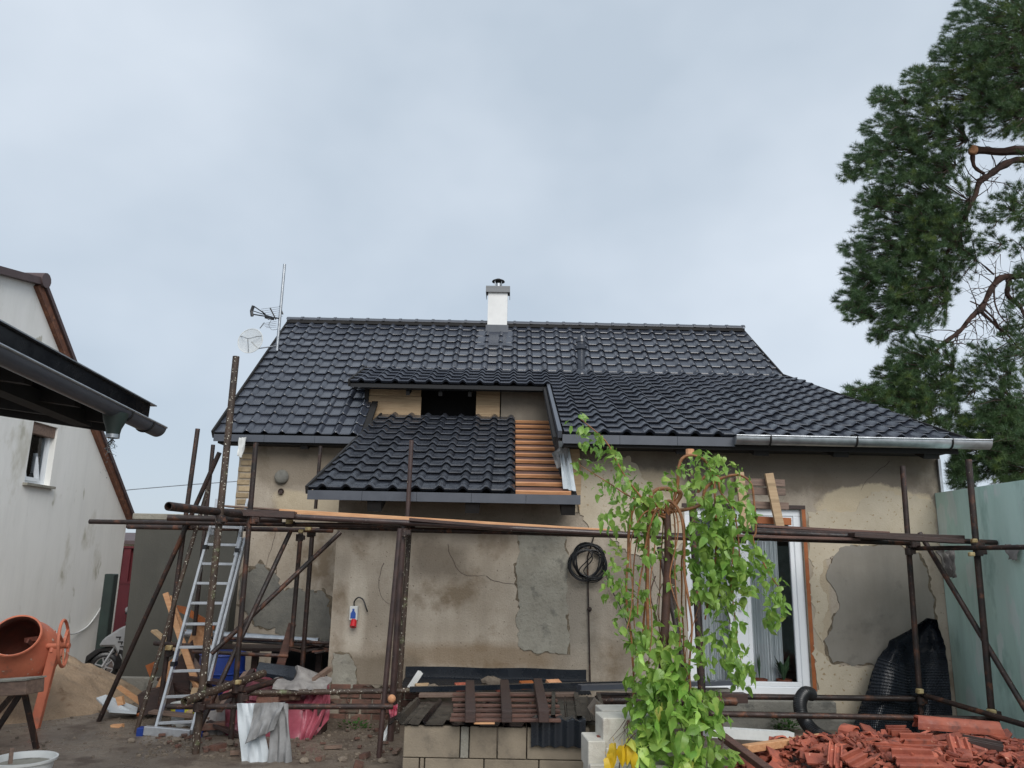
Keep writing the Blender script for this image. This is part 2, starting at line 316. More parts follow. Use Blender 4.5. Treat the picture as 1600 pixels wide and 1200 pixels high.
def solo(b, name, mat, label, cat, group=None, smooth=False, bevel=0):
    lo = Vector((sum(v.x for v in b.v)/len(b.v), sum(v.y for v in b.v)/len(b.v), min(v.z for v in b.v)))
    return tag(b.build(name, mat, None, smooth, bevel, loc=lo), label, cat, group)
def inst(name, me, mw, parent):
    o = bpy.data.objects.new(name, me); C.objects.link(o); o.parent = parent
    o.matrix_local = Matrix.Translation(-wloc(parent)) @ mw; return o
def ragged(poly, step=.06, amp=.03, seed=0, keep=()):     # torn outline on a wall plane (x, z)
    outp = []; n = len(poly)
    for i in range(n):
        a = Vector(poly[i]); b = Vector(poly[(i+1) % n]); k = max(1, int((b-a).length/step)) if i not in keep else 1
        for j in range(k):
            p = a.lerp(b, j/k)
            if i not in keep:
                p = p+Vector((noise.noise(Vector((p.x*5, p.y*5, seed)))*amp*1.6+noise.noise(Vector((p.x*17, p.y*17, seed+9)))*amp+noise.noise(Vector((p.x*40, p.y*40, seed)))*.008, noise.noise(Vector((p.x*5+30, p.y*5, seed)))*amp*1.6+noise.noise(Vector((p.x*17+30, p.y*17, seed)))*amp+noise.noise(Vector((p.x*40+9, p.y*40, seed)))*.008))
            outp.append(p)
    return outp
def smoothpts(pts, n=6):
    pts = [Vector(p) for p in pts]; o = []
    for i in range(len(pts)-1):
        p0 = pts[max(i-1, 0)]; p1 = pts[i]; p2 = pts[i+1]; p3 = pts[min(i+2, len(pts)-1)]
        for k in range(n):
            t = k/n; o.append(.5*((2*p1)+(p2-p0)*t+(2*p0-5*p1+4*p2-p3)*t*t+(3*p1-p0-3*p2+p3)*t**3))
    return o+[pts[-1]]
def cloth_grid(top, bot, nu, nv, amp, fy=0, seed=0, th=.012):   # hanging sheet between two polylines
    b = B(); vs = []
    def samp(pl, t):
        t = t*(len(pl)-1); i = min(int(t), len(pl)-2); return Vector(pl[i]).lerp(Vector(pl[i+1]), t-i)
    for j in range(nv+1):
        for i in range(nu+1):
            u, v = i/nu, j/nv; p = samp(top, u).lerp(samp(bot, u), v)
            d = noise.noise(Vector((u*5+seed, v*2.2, seed*1.7)))*amp+abs(math.sin(u*9+v*2+seed))*amp*.6
            vs.append(p+Vector((0, -d, d*.25)))
    n = len(vs); vs2 = [v+Vector((0, th, -th*.5)) for v in vs]; w = nu+1; fs = []
    for j in range(nv):
        for i in range(nu): q = [j*w+i, j*w+i+1, (j+1)*w+i+1, (j+1)*w+i]; fs.append(q); fs.append([k+n for k in q][::-1])
    ring = [i for i in range(w)]+[j*w+nu for j in range(1, nv+1)]+[nv*w+i for i in range(nu-1, -1, -1)]+[j*w for j in range(nv-1, 0, -1)]
    for k in range(len(ring)): a, c = ring[k], ring[(k+1) % len(ring)]; fs.append([a, a+n, c+n, c])
    return b.add(vs+vs2, fs)

# ================================================================== GROUND
def gz(x, y):
    return .02*noise.noise(Vector((x*1.1, y*1.1, 0)))+.012*noise.noise(Vector((x*4, y*4, 3)))+.005*noise.noise(Vector((x*13, y*13, 7)))
b = B(); xs = [-600, -120, -40, -15]+[-9+.09*i for i in range(201)]+[15, 40, 120, 600]; ys = [-60, -8, 2, 5]+[6.6+.07*i for i in range(120)]+[17, 25, 60, 200, 900]
b.v = [Vector((x, y, gz(x, y) if abs(x) < 12 and 4 < y < 20 else -.02)) for y in ys for x in xs]; w = len(xs)
b.f = [[j*w+i, j*w+i+1, (j+1)*w+i+1, (j+1)*w+i] for j in range(len(ys)-1) for i in range(w-1)]
gr = b.build('ground', 'mud', smooth=True, kind='structure')

def mound(name, mat, cx, cy, rx, ry, h, label, cat, seed=1, rough=.05, nx=70, ny=50):
    b = B(); vs = []
    for j in range(ny+1):
        for i in range(nx+1):
            u = i/nx*2-1; v = j/ny*2-1; r = math.hypot(u, v); x = cx+u*rx; y = cy+v*ry
            z = h*max(0, 1-r**1.3)+rough*noise.noise(Vector((x*3, y*3, seed)))*max(0, 1-r)+(rough*.4*noise.noise(Vector((x*8, y*8, seed)))-.06*max(0, noise.noise(Vector((x*6, y*6, seed+4)))-.25))*max(0, 1.1-r)
            vs.append((x, y, z-.03 if r < 1 else -.08))
    w = nx+1; b.add(vs, [[j*w+i, j*w+i+1, (j+1)*w+i+1, (j+1)*w+i] for j in range(ny) for i in range(nx)])
    return solo(b, name, mat, label, cat, smooth=True)
mound('sand_pile', 'sand', -6.75, 10.75, 2.0, 1.75, .80, 'heap of damp brown sand against the white wall behind the orange mixer', 'sand heap', 3, .16, 140, 120)

# ================================================================== HOUSE
house = thing('house', 'single storey house with peeling tan render and new anthracite tile roof', 'house', (0, 12, 0))
RY, RZ = 15.6, 6.72; AY, AZ = 12.2, 3.80; KY = 14.04
SA = (RZ-AZ)/(RY-AY); KZ = RZ-SA*(RY-KY); BY, BZ = 9.5, 3.475; SB = (KZ-BZ)/(KY-BY)
vergeX = lambda y: 5.68-(y-9.5)*.1375
# walls
def wallbox(*a): return B().box(*a)
dx0, dx1, dz0, dz1 = 2.25, 3.76, .36, 2.62
wb = B(); WY = 10.0
wb.box(-2.2, .78, WY, WY+.32, -.1, 2.66)
wb.box(.78, dx0, WY, WY+.32, -.1, 3.36); wb.box(dx1, 5.62, WY, WY+.32, -.1, 3.36)
wb.box(dx0, dx1, WY, WY+.32, dz1, 3.36); wb.box(dx0, dx1, WY, WY+.32, -.1, dz0)
wb.box(-2.2, -1.9, WY+.32, 12.5, -.1, 2.75)
wb.box(-4.42, -2.2, 12.5, 12.8, -.1, 3.85); wb.box(-4.42, -4.1, 12.8, 18.8, -.1, 3.6)
wb.add([(-4.42, 12.8, 3.6), (-4.42, 18.8, 3.6), (-4.42, 15.6, 6.35), (-4.1, 12.8, 3.6), (-4.1, 18.8, 3.6), (-4.1, 15.6, 6.35)], [(0, 1, 2), (3, 5, 4), (0, 3, 4, 1), (1, 4, 5, 2), (2, 5, 3, 0)])
wb.box(5.1, 5.4, WY+.32, 18.8, -.1, 3.3)
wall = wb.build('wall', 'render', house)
# render patches on the front wall (each its own piece, a few mm thick)
def patch(pix, Y, mat, seed, amp=.03, th=.008, step=.03, name='render_patch', keep=()):
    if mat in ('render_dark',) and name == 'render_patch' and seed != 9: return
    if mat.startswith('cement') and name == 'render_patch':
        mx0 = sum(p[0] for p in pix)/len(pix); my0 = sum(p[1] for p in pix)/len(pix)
        patch([(mx0+(p[0]-mx0)*1.025, my0+(p[1]-my0)*1.015) for p in pix], Y, 'chip', seed+.5, amp*1.3, .001, .02, 'crumbled_edge_shadow')  # larger dark rim under the patch: crumbled edge with its shadow painted in
    poly = [at(px, py, Y) for px, py in pix]; p2 = ragged([Vector((p.x, p.z)) for p in poly], step, amp, seed, keep)
    th += seed*.0006; front = [Vector((p.x, Y-th, p.y)) for p in p2]; n = len(front); tris = tessellate_polygon([front])
    return B().add(front+[v+Vector((0, th+.01, 0)) for v in front], [list(t_) for t_ in tris]+[[i, (i+1) % n, (i+1) % n+n, i+n] for i in range(n)]).build(name, mat, wall)
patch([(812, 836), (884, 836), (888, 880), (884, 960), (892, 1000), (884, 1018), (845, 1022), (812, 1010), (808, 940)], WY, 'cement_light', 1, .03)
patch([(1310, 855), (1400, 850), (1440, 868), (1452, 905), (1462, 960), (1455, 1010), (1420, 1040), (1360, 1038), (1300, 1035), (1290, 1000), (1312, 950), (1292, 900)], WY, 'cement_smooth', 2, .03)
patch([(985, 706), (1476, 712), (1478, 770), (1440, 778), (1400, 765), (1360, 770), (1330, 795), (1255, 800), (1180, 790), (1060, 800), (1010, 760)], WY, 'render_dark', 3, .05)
patch([(1262, 800), (1330, 797), (1362, 772), (1400, 768), (1455, 782), (1468, 860), (1420, 848), (1330, 850), (1296, 870), (1280, 900), (1296, 950), (1280, 1010), (1270, 940)], WY, 'render_light', 4, .05, .003)
patch([(1272, 1005), (1300, 1042), (1420, 1046), (1400, 1140), (1276, 1140)], WY, 'render_light', 6, .04, .005)
patch([(530, 815), (880, 815), (885, 850), (800, 845), (740, 862), (660, 855), (600, 842), (535, 850)], WY, 'render_dark', 7, .06, .004)
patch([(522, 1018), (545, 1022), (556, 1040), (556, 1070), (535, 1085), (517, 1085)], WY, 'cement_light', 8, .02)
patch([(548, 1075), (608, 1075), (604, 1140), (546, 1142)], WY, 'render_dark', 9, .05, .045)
patch([(905, 720), (985, 712), (1010, 760), (1062, 790), (1068, 860), (1000, 872), (930, 830), (900, 800)], WY, 'render_light', 15, .05, .003)
patch([(640, 1035), (900, 1040), (900, 1058), (640, 1056)], WY, 'render_dark', 16, .04, .003)
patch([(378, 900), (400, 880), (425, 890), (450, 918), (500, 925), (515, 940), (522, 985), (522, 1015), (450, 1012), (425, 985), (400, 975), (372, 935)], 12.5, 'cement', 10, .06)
patch([(400, 705), (520, 705), (500, 742), (450, 770), (402, 760)], 12.5, 'render_dark', 12, .06, .004)
patch([(376, 1008), (520, 1008), (520, 1075), (372, 1070)], 12.5, 'render_dark', 13, .05, .005)
random.seed(12)
for (px, py, a_, n_, Y_) in ((700, 850, 1.4, 14, WY), (760, 900, .3, 12, WY), (600, 880, 1.9, 12, WY), (1290, 860, 1.5, 10, WY), (1010, 870, 1.3, 16, WY), (960, 720, .9, 10, WY), (430, 830, 1.2, 12, 12.5), (1390, 720, 2.4, 12, WY)):
    p = at(px, py, Y_); P_ = [Vector((p.x, p.z))]
    for k in range(n_): a_ += random.uniform(-.6, .6)*.6; P_.append(P_[-1]+Vector((math.cos(a_), -math.sin(a_)))*random.uniform(.03, .07))
    b = B()
    for k in range(len(P_)-1): b.beam((P_[k].x, Y_-.001, P_[k].y), (P_[k+1].x, Y_-.001, P_[k+1].y), .004, .005*(1-k/n_)+.002)
    b.build('crack', 'wood_dark', wall)
# exposed brick footing below the annex wall and quoin on the left corner
brick_me = B().box(-.12, .12, -.03, .03, -.035, .035).mesh('brick', M['brick'], bevel=.006)
for r_ in range(5):
    for c_ in range(4):
        inst('brick', brick_me, Matrix.Translation((-2.02+c_*.26+(r_ % 2)*.12+random.uniform(-.01, .01), WY-.006+random.uniform(0, .012), .02+r_*.085)), wall)
bt = B().box(-.1, .1, -.03, .03, -.04, .04).mesh('brick', M['brick_tan'], bevel=.008)
for r_ in range(12):
    inst('brick', bt, Matrix.Translation((-4.32+(r_ % 2)*.03, 12.515, 2.42+r_*.105)), wall)
# sill strip and step at the door
B().box(2.15, 3.95, WY-.22, WY-.003, .20, .33).build('door_step', 'cement', house, bevel=.01)
B().box(1.0, 5.2, WY-.14, WY-.004, -.1, .12).build('plinth', 'cement', house, bevel=.02)
# --- glazed door
door = B().box(dx0, dx1, WY+.05, WY+.12, dz0, dz0+.09).box(dx0, dx1, WY+.05, WY+.12, dz1-.09, dz1).box(dx0, dx0+.08, WY+.05, WY+.12, dz0+.09, dz1-.09).box(dx1-.1, dx1, WY+.05, WY+.12, dz0+.09, dz1-.09)
xm = 2.93
door = door.box(xm-.09, xm+.09, WY+.045, WY+.13, dz0+.09, dz1-.09).build('door_frame', 'pvc', house, bevel=.008)
for (a, c) in ((dx0+.08, xm-.09), (xm+.09, dx1-.1)):
    z0, z1 = dz0+.09, dz1-.09; k = .055
    B().box(a, c, WY+.06, WY+.11, z0, z0+k).box(a, c, WY+.06, WY+.11, z1-k, z1).box(a, a+k, WY+.06, WY+.11, z0+k, z1-k).box(c-k, c, WY+.06, WY+.11, z0+k, z1-k).build('sash', 'pvc', door, bevel=.006)
    B().box(a+k, c-k, WY+.082, WY+.09, z0+k, z1-k).build('pane', 'glass', door)
B().box(xm-.015, xm+.015, WY+.01, WY+.044, 1.35, 1.5).build('door_handle', 'pvc', door)
B().box(dx1+.003, dx1+.05, WY-.004, WY+.10, dz0, dz1).build('door_edge_board', 'wood_orange', house)
B().box(dx0-.03, dx1+.05, WY-.01, WY+.04, dz1+.003, dz1+.05).build('lintel_strip', 'wood_dark', house)
# room behind the door
B().box(1.6, 4.6, 12.2, 12.25, .3, 3.0).build('room_wall', 'cement_smooth', house)
B().box(1.6, 4.6, WY+.33, 12.2, .30, .36).build('room_floor', 'wood_dark', house)
cb = B()
for (a, c, s_) in ((dx0+.05, xm-.02, 3), (xm+.1, dx1-.235, 5)):
    n = 60; top = [Vector((a+(c-a)*i/n, WY+.30+.012*math.sin(i*.9+s_)+.015*math.sin(i*2.3), 2.75)) for i in range(n+1)]
    v0 = len(cb.v); cb.v += top+[p-Vector((0, 0, 2.37)) for p in top]; cb.f += [[v0+i, v0+i+1, v0+i+n+2, v0+i+n+1] for i in range(n)]
cb.build('curtain', 'curtain', house, smooth=True)
def potplant(px, n, h, lab, nm):
    p = at(px, 1080, WY+.19); t = thing('potted_plant', lab, 'potted plant', (p.x, p.y, .362))
    B().lathe([(.0, 0), (.06, 0), (.085, .13), (.095, .13), (.095, .16), (.075, .16), (.07, .12), (0, .12)], wloc(t), n=16).build('pot', 'pot', t, smooth=True)
    for i in range(n):
        a = random.uniform(0, 6.28); o = wloc(t)+Vector((0, 0, .12)); rr = random.uniform(.03, .16) if h < .5 else .03
        e = o+Vector((math.cos(a)*rr, math.sin(a)*rr*.2, h*random.uniform(.5, 1))); m_ = o.lerp(e, .5)+Vector((0, 0, .05)); s_ = Vector((-math.sin(a), math.cos(a), 0))*(.035 if h < .5 else .015)
        B().add([o, m_+s_, e, m_-s_, m_+Vector((0, 0, -.01))], [(0, 1, 4), (0, 4, 3), (1, 2, 4), (4, 2, 3)]).build('leaf', 'houseplant', t)
potplant(1188, 6, .5, 'tall thin cactus like plant in a small clay pot behind the door glass', 'a')
potplant(1226, 14, .36, 'bushy broad leaved plant in a clay pot behind the right door glass', 'b')

# --- roofs
TW, TN = .285, 9
def tile_profile(x):      # flat pan then a rounded roll
    t = x/TW
    if t < .56: return -.004*math.sin(t/.56*math.pi)
    if t > .985: return -.004
    return .044*math.sin((t-.56)/.425*math.pi)**1.15
def tile_bm(L_):
    xs_ = [TW*k for k in (0, .04, .5, .56, .62, .69, .77, .85, .92, .985, 1.0)]
    b = B(); n = len(xs_)
    def row(y, dz): b.v.extend(Vector((x, y, tile_profile(x)+dz)) for x in xs_)
    row(.022, -.018); row(-.014, .026); row(-.002, .036); row(L_*.25, .025); row(L_+.015, -.002)
    for j in range(4):
        for i in range(n-1): b.f.append([j*n+i, j*n+i+1, (j+1)*n+i+1, (j+1)*n+i])
    return b
def tiled(parent, mat, org, u, v, nrow, L_, inside, clips, maxparts, name='tile', xr=(-12, 45), row0=0):
    """grid of tiles in the plane org + x*u + y*v ; inside(x, y) gives whether a point is on the roof; clips = bisect planes (point, normal) in local xy"""
    n_ = u.cross(v).normalized(); MW = Matrix(((u.x, v.x, n_.x, org.x), (u.y, v.y, n_.y, org.y), (u.z, v.z, n_.z, org.z), (0, 0, 0, 1)))
    base = tile_bm(L_); me = None; rest = B(); made = 0
    for j in range(row0, nrow):
        for i in range(*xr):
            x0, y0 = i*TW, j*L_
            cs = [inside(x0+a*TW, y0+c*L_) for a in (.02, .5, .98) for c in (.02, .98)]
            if not any(cs): continue
            full = all(cs)
            if full:
                if made < maxparts:
                    if me is None:
                        me = base.mesh(name, M[mat], smooth=True)
                    inst(name, me, MW @ Matrix.Translation((x0+random.uniform(-.002, .002), y0+random.uniform(-.002, .002), random.uniform(0, .004))) @ Matrix.Rotation(random.uniform(-.012, .012), 4, 'Y') @ Matrix.Rotation(random.uniform(-.01, .01), 4, 'X'), parent); made += 1
                else:
                    jz, jy, jx = random.uniform(0, .004), random.uniform(-.012, .012), random.uniform(-.01, .01); rest.add([MW @ (p+Vector((x0, y0, jz+p.y*jx+(p.x-.14)*jy))) for p in base.v], base.f)
            else:
                bm = bmesh.new(); vs = [bm.verts.new(p+Vector((x0, y0, 0))) for p in base.v]
                for f in base.f: bm.faces.new([vs[k] for k in f])
                for (pt, no) in clips:
                    bmesh.ops.bisect_plane(bm, geom=bm.verts[:]+bm.edges[:]+bm.faces[:], plane_co=pt, plane_no=no, clear_outer=True)
                if len(bm.faces) == 0: bm.free(); continue
                bm.verts.index_update(); bb = B(); bb.add([MW @ v_.co for v_ in bm.verts], [[v_.index for v_ in f.verts] for f in bm.faces]); bm.free()
                if made < maxparts: bb.build(name, mat, parent, smooth=True); made += 1
                else: rest.add(bb.v, bb.f)
    if rest.v: rest.build('far_tiles', mat, parent, smooth=True, kind='stuff')
    return made
U = Vector((1, 0, 0))
vA = Vector((0, RY-AY, RZ-AZ)).normalized(); LA = Vector((0, RY-AY, RZ-AZ)).length/15
vB = Vector((0, KY-BY, KZ-BZ)).normalized(); LB = Vector((0, KY-BY, KZ-BZ)).length/16
def slab(poly, th=.05, dz=-.035):
    return B().prism([Vector(p)+Vector((0, 0, dz)) for p in poly], (0, 0, -th))
XL = -4.74; XAR = -2.42; DXL = -2.72; DR = 11; DY = BY+DR*LB*vB.y; zB = lambda y: BZ+(y-BY)*SB; zA = lambda y: AZ+(y-AY)*SA
CX = .66
# annex roof plane
NY0, NZ0, NY1 = 9.42, 2.72, 13.0; NZ1 = 4.30; SN = (NZ1-NZ0)/(NY1-NY0); zN = lambda y: NZ0+(y-NY0)*SN
vN = Vector((0, NY1-NY0, NZ1-NZ0)).normalized(); LN = Vector((0, NY1-NY0, NZ1-NZ0)).length/12
nlx = lambda y: -2.45+(y-NY0)*.066     # left verge
NXR = .06                              # tiles end, battens go on
made = 0
roofN = slab([(nlx(NY0), NY0+.01, NZ0), (.84, NY0+.01, NZ0), (.70, NY1, NZ1), (nlx(NY1), NY1, NZ1)], .03, -.07).build('annex_roof', 'underlay', house)
kx = .066*vN.y/1
made = tiled(roofN, 'tile_new', Vector((NXR-9*TW, NY0, NZ0)), U, vN, 12, LN,
             lambda x, y: (NXR-9*TW+x) >= nlx(NY0+y*vN.y)-.001 and (NXR-9*TW+x) <= NXR+.001,
             [(Vector((nlx(NY0)-(NXR-9*TW), 0, 0)), Vector((-1, kx, 0)))], 300)
roofB = B()
roofB.prism([Vector((CX, BY, BZ-.035)), Vector((vergeX(BY), BY, BZ-.035)), Vector((vergeX(KY), KY, KZ-.035)), Vector((CX, KY, KZ-.035))], (0, 0, -.06))
roofB.prism([Vector((DXL, DY, zB(DY)-.035)), Vector((CX-.003, DY, zB(DY)-.035)), Vector((CX-.003, KY, KZ-.035)), Vector((DXL, KY, KZ-.035))], (0, 0, -.06))
roofB = roofB.build('lower_roof', 'underlay', house)
gx = lambda x, y: (CX+x, BY+y*vB.y)
def inB(x, y):
    X, Y = gx(x, y)
    return X <= vergeX(Y) and (X >= CX-.001 or (X >= DXL and Y > DY-.001))
vn = Vector((1, .1375*vB.y, 0)).normalized()
left = 300-made
made += tiled(roofB, 'tile', Vector((CX, BY, BZ)), U, vB, 16, LB, inB, [(Vector((vergeX(BY)-CX, 0, 0)), vn), (Vector((DXL-CX, 0, 0)), Vector((-1, 0, 0)))], left, xr=(-12, 20))
roofA = B()
roofA.prism([Vector((XL, AY, AZ-.035)), Vector((XAR, AY, AZ-.035)), Vector((XAR, RY, RZ-.035)), Vector((XL, RY, RZ-.035))], (0, 0, -.06))
roofA.prism([Vector((XAR+.003, KY, KZ-.035)), Vector((vergeX(KY), KY, KZ-.035)), Vector((vergeX(RY), RY, RZ-.035)), Vector((XAR+.003, RY, RZ-.035))], (0, 0, -.06))
roofA = roofA.build('main_roof', 'underlay', house)
KROW = Vector((0, KY-AY, KZ-AZ)).length
def inA(x, y):
    X = XL+x; Y = AY+y*vA.y
    return X >= XL-.001 and X <= vergeX(Y) and (X <= XAR or y > KROW-.02)
vnA = Vector((1, .1375*vA.y, 0)).normalized()
JK = int(KROW/LA+.55)   # first row wholly above the kick
tiled(roofA, 'tile', Vector((XL, AY, AZ)), U, vA, JK, LA, lambda x, y: XL+x >= XL-.001 and XL+x <= XAR, [(Vector((XAR-XL, 0, 0)), Vector((1, 0, 0)))], 0, xr=(0, 12))
tiled(roofA, 'tile', Vector((XL, AY, AZ)), U, vA, 15, LA, lambda x, y: XL+x <= vergeX(AY+y*vA.y), [(Vector((vergeX(AY)-XL, 0, 0)), vnA)], 0, xr=(0, 40), row0=JK)
# rear slope and fascia boards
B().prism([Vector((XL, RY, RZ-.04)), Vector((vergeX(RY), RY, RZ-.04)), Vector((4.6, 19.2, 3.6)), Vector((XL, 19.2, 3.6))], (0, 0, -.06)).build('rear_roof', 'underlay', house)
# verge trims
def strip(a, c, w=.03, h=.14, mat='trim', name='verge_trim', par=house): return B().beam(a, c, w, h).build(name, mat, par)
strip((XL-.02, AY-.05, AZ-.03), (XL-.02, RY, RZ-.03), .03, .13, 'black')
strip((vergeX(BY)+.02, BY-.03, BZ-.03), (vergeX(KY)+.02, KY, KZ-.03), .03, .12, 'black')
strip((vergeX(KY)+.02, KY, KZ-.03), (vergeX(RY)+.02, RY, RZ-.03), .03, .12, 'black')
strip((nlx(NY0)-.02, NY0-.03, NZ0-.02), (nlx(NY1)-.02, NY1, NZ1-.02), .03, .1, 'black')
strip((DXL-.02, DY-.03, zB(DY)-.03), (DXL-.02, KY, KZ-.03), .03, .12, 'black')
strip((XAR+.06, AY+.02, AZ+.0), (XAR+.06, 13.2, zA(13.2)), .10, .05, 'black', 'valley_flashing')
strip((XAR+.0, AY+.01, AZ-.12), (XAR+.0, 13.2, zA(13.2)-.12), .02, .16, 'black', 'valley_flashing')
# eave fascias (folded metal, in lengths)
def fascia(x0, x1, y, z, par, h=.10, n=3):
    for i in range(n):
        a = x0+(x1-x0)*i/n; c = x0+(x1-x0)*(i+1)/n-.004
        B().box(a, c, y-.05, y-.025, z-h-.03, z-.03).box(a, c, y-.05, y+.10, z-.03, z-.018).build('fascia', 'trim', par)
fascia(XL, XAR+.1, AY, AZ-.005, roofA); fascia(nlx(NY0), .86, NY0, NZ0-.005, roofN, n=5); fascia(CX-.02, at(1147, 690, BY).x, BY, BZ-.005, roofB, n=3)
B().box(XL+.05, XAR, AY+.01, 12.5, AZ-.16, AZ-.13).build('soffit', 'black', house)
B().box(CX, 5.55, BY+.02, WY+.05, BZ-.14, BZ-.12).build('soffit', 'black', house)
for px in (585, 738, 888):
    p = at(px, 785, NY0+.02); B().beam((p.x, NY0+.02, NZ0-.2), (p.x, 10.6, NZ0-.2+1.18*SN), .17, .13).build('rafter', 'black', house)
for px in (1068, 1188, 1312, 1452):
    p = at(px, 700, BY+.1); B().beam((p.x, BY+.06, BZ-.17), (p.x, 10.6, BZ-.17+1.0*SB), .19, .12).build('rafter', 'black', house)
for px in (475,):
    p = at(px, 695, AY+.05); B().beam((p.x, AY+.05, AZ-.18), (p.x, 12.7, AZ-.02), .12, .1).build('rafter', 'black', house)
# ridge caps
n = 28; x0 = XL-.03; x1 = vergeX(RY)+.04
for i in range(n):
    a = x0+(x1-x0)*i/n; c = x0+(x1-x0)*(i+1)/n; bb = B(); pr = []
    for k in range(9):
        q = math.pi*k/8; pr.append((-math.cos(q)*.13, math.sin(q)*.085+.02))
    for (xx, s_) in ((a, 1.0), (c-.05, .97), (c-.05, 1.1), (c, 1.1)):
        bb.v.extend(Vector((xx, RY+p[0]*s_, RZ+p[1]*s_)) for p in pr)
    for r_ in range(3):
        for k in range(8): bb.f.append([r_*9+k, r_*9+k+1, (r_+1)*9+k+1, (r_+1)*9+k])
    bb.build('ridge_cap', 'trim', roofA, smooth=True)
B().box(x0+.01, x1-.01, RY-.12, RY+.12, RZ-.05, RZ+.02).build('ridge_board', 'black', roofA)
# chimney
ct = at(778, 451, 15.4); zt = ct.z; cx = at(777, 500, 15.4).x; cw = .205
ch = B().box(cx-cw, cx+cw, 15.4, 15.81, RZ-.5, zt).build('chimney', 'chim', roofA)
B().box(cx-cw-.05, cx+cw+.05, 15.35, 15.86, zt, zt+.045).box(cx-cw-.05, cx+cw+.05, 15.35, 15.36, zt-.09, zt-.002).box(cx-cw-.05, cx-cw-.04, 15.361, 15.86, zt-.09, zt-.002).box(cx+cw+.04, cx+cw+.05, 15.361, 15.86, zt-.09, zt-.002).build('chimney_cap', 'chimcap', house)
ck = B(); cc = Vector((cx, 15.6, zt+.045))
ck.lathe([(.0, .0), (.075, 0), (.075, .13), (.06, .13), (.06, .02)], cc, n=20)
for k in range(4): q = .78+k*1.57; ck.tube([cc+Vector((math.cos(q)*.09, math.sin(q)*.09, .0)), cc+Vector((math.cos(q)*.10, math.sin(q)*.10, .19))], .01, 6)
ck.build('flue', 'galv', house, smooth=True)
B().lathe([(.0, .25), (.05, .24), (.13, .20), (.14, .18), (.0, .19)], cc, n=24).build('cowl', 'black', house, smooth=True)
B().box(cx-cw-.03, cx+cw+.03, 15.28, 15.395, zA(15.3)-.1, zA(15.4)+.10).build('flashing', 'trim', roofA)
ap = B(); nn = vA.cross(U)*-1
for i, (xx, hh) in enumerate(((-.38, .03), (-.2, .05), (.2, .05), (.38, .03))):
    for yy in (14.78, 15.33): ap.v.append(Vector((cx+xx, yy, zA(yy)+hh)))
ap.f = [[0, 2, 3, 1], [2, 4, 5, 3], [4, 6, 7, 5]]; ap.add([v-Vector((0, 0, .02)) for v in ap.v], [[1, 3, 2, 0], [3, 5, 4, 2], [5, 7, 6, 4], ]); ap.build('flashing', 'tile', roofA)
# roof vent pipe
vp = Vector((at(908, 583, 13.7).x, 13.7, zB(13.7)))
B().lathe([(.13, -.02), (.11, .05), (.07, .09), (.07, .46), (.11, .48), (.115, .53), (.085, .56), (.085, .60), (.10, .61), (.095, .66), (.07, .67), (.07, .73), (.055, .75), (0, .76)], vp, n=20).build('vent_pipe', 'tile', roofB, smooth=True)
# dormer front
dfY = 13.02; zt_ = zB(dfY)-.09
def dx(px): return at(px, 630, dfY).x
zb_ = NZ1-.15
B().box(dx(575), dx(658), dfY, dfY+.03, zb_, (zb_+zt_)/2+.12).build('dormer_board', 'wood_tan', house)
B().box(dx(575), dx(657), dfY+.004, dfY+.03, (zb_+zt_)/2+.128, zt_).build('dormer_board', 'wood_tan', house)
zz = [zb_+(zt_-zb_)*k/4 for k in range(5)]
for k in range(4): B().box(dx(744), dx(781), dfY+.002*k, dfY+.03, zz[k]+.004, zz[k+1]).build('dormer_board', 'wood_tan', house)
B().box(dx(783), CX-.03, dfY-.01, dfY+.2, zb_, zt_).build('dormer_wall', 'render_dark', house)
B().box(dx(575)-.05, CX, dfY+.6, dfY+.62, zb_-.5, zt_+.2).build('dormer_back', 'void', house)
B().box(dx(572)-.03, dx(576), dfY-.02, 13.6, zb_, zt_).build('dormer_cheek', 'black', house)
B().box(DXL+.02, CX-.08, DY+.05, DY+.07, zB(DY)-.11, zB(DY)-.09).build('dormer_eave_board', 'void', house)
B().box(CX+.01, 5.58, BY+.0, BY+.019, BZ-.17, BZ-.04).build('eave_board', 'black', house)
for k in range(3):
    px = (640, 690, 735)[k]; B().beam((dx(px), DY+.1, zB(DY)-.16), (dx(px), 13.5, zB(13.5)-.16), .06, .08).build('rafter', 'black', house)
# right cheek beside the lean-to: black flashing from B down to annex roof
bb = B(); yy0, yy1 = 9.96, 13.0
bb.prism([Vector((CX-.015, yy0+.05, zN(yy0+.05)+.0)), Vector((CX-.015, yy1, zN(yy1)-.02)), Vector((CX-.015, yy1, zB(yy1)-.04)), Vector((CX-.015, yy0, zB(yy0)-.04))], (.012, 0, 0))
bb.build('cheek_wall', 'black', house)
strip((CX-.05, BY-.03, BZ-.02), (CX-.05, DY, zB(DY)-.02), .05, .09, 'trim', 'verge_trim')
strip((CX-.11, BY+.05, BZ-.09), (CX-.11, DY, zB(DY)-.09), .04, .10, 'black', 'verge_trim')
# battens on the uncovered strip of the annex roof
for k in range(12):
    y = NY0+.05+k*LN*vN.y; z = zN(y); L1 = .75-(y-NY0)*.03
    c0 = Vector(((NXR+L1)/2+.005, y, z-.015)); B().obox(c0, U, vN, U.cross(vN), L1-NXR-.01, .045, .04).build('batten', 'batten', roofN)
    if k < 11:
        c1 = c0+vN*(LN*.5)-U.cross(vN)*.03; B().obox(c1, U, vN, U.cross(vN), L1-NXR-.01, .19, .018).build('board', 'wood_red', roofN)
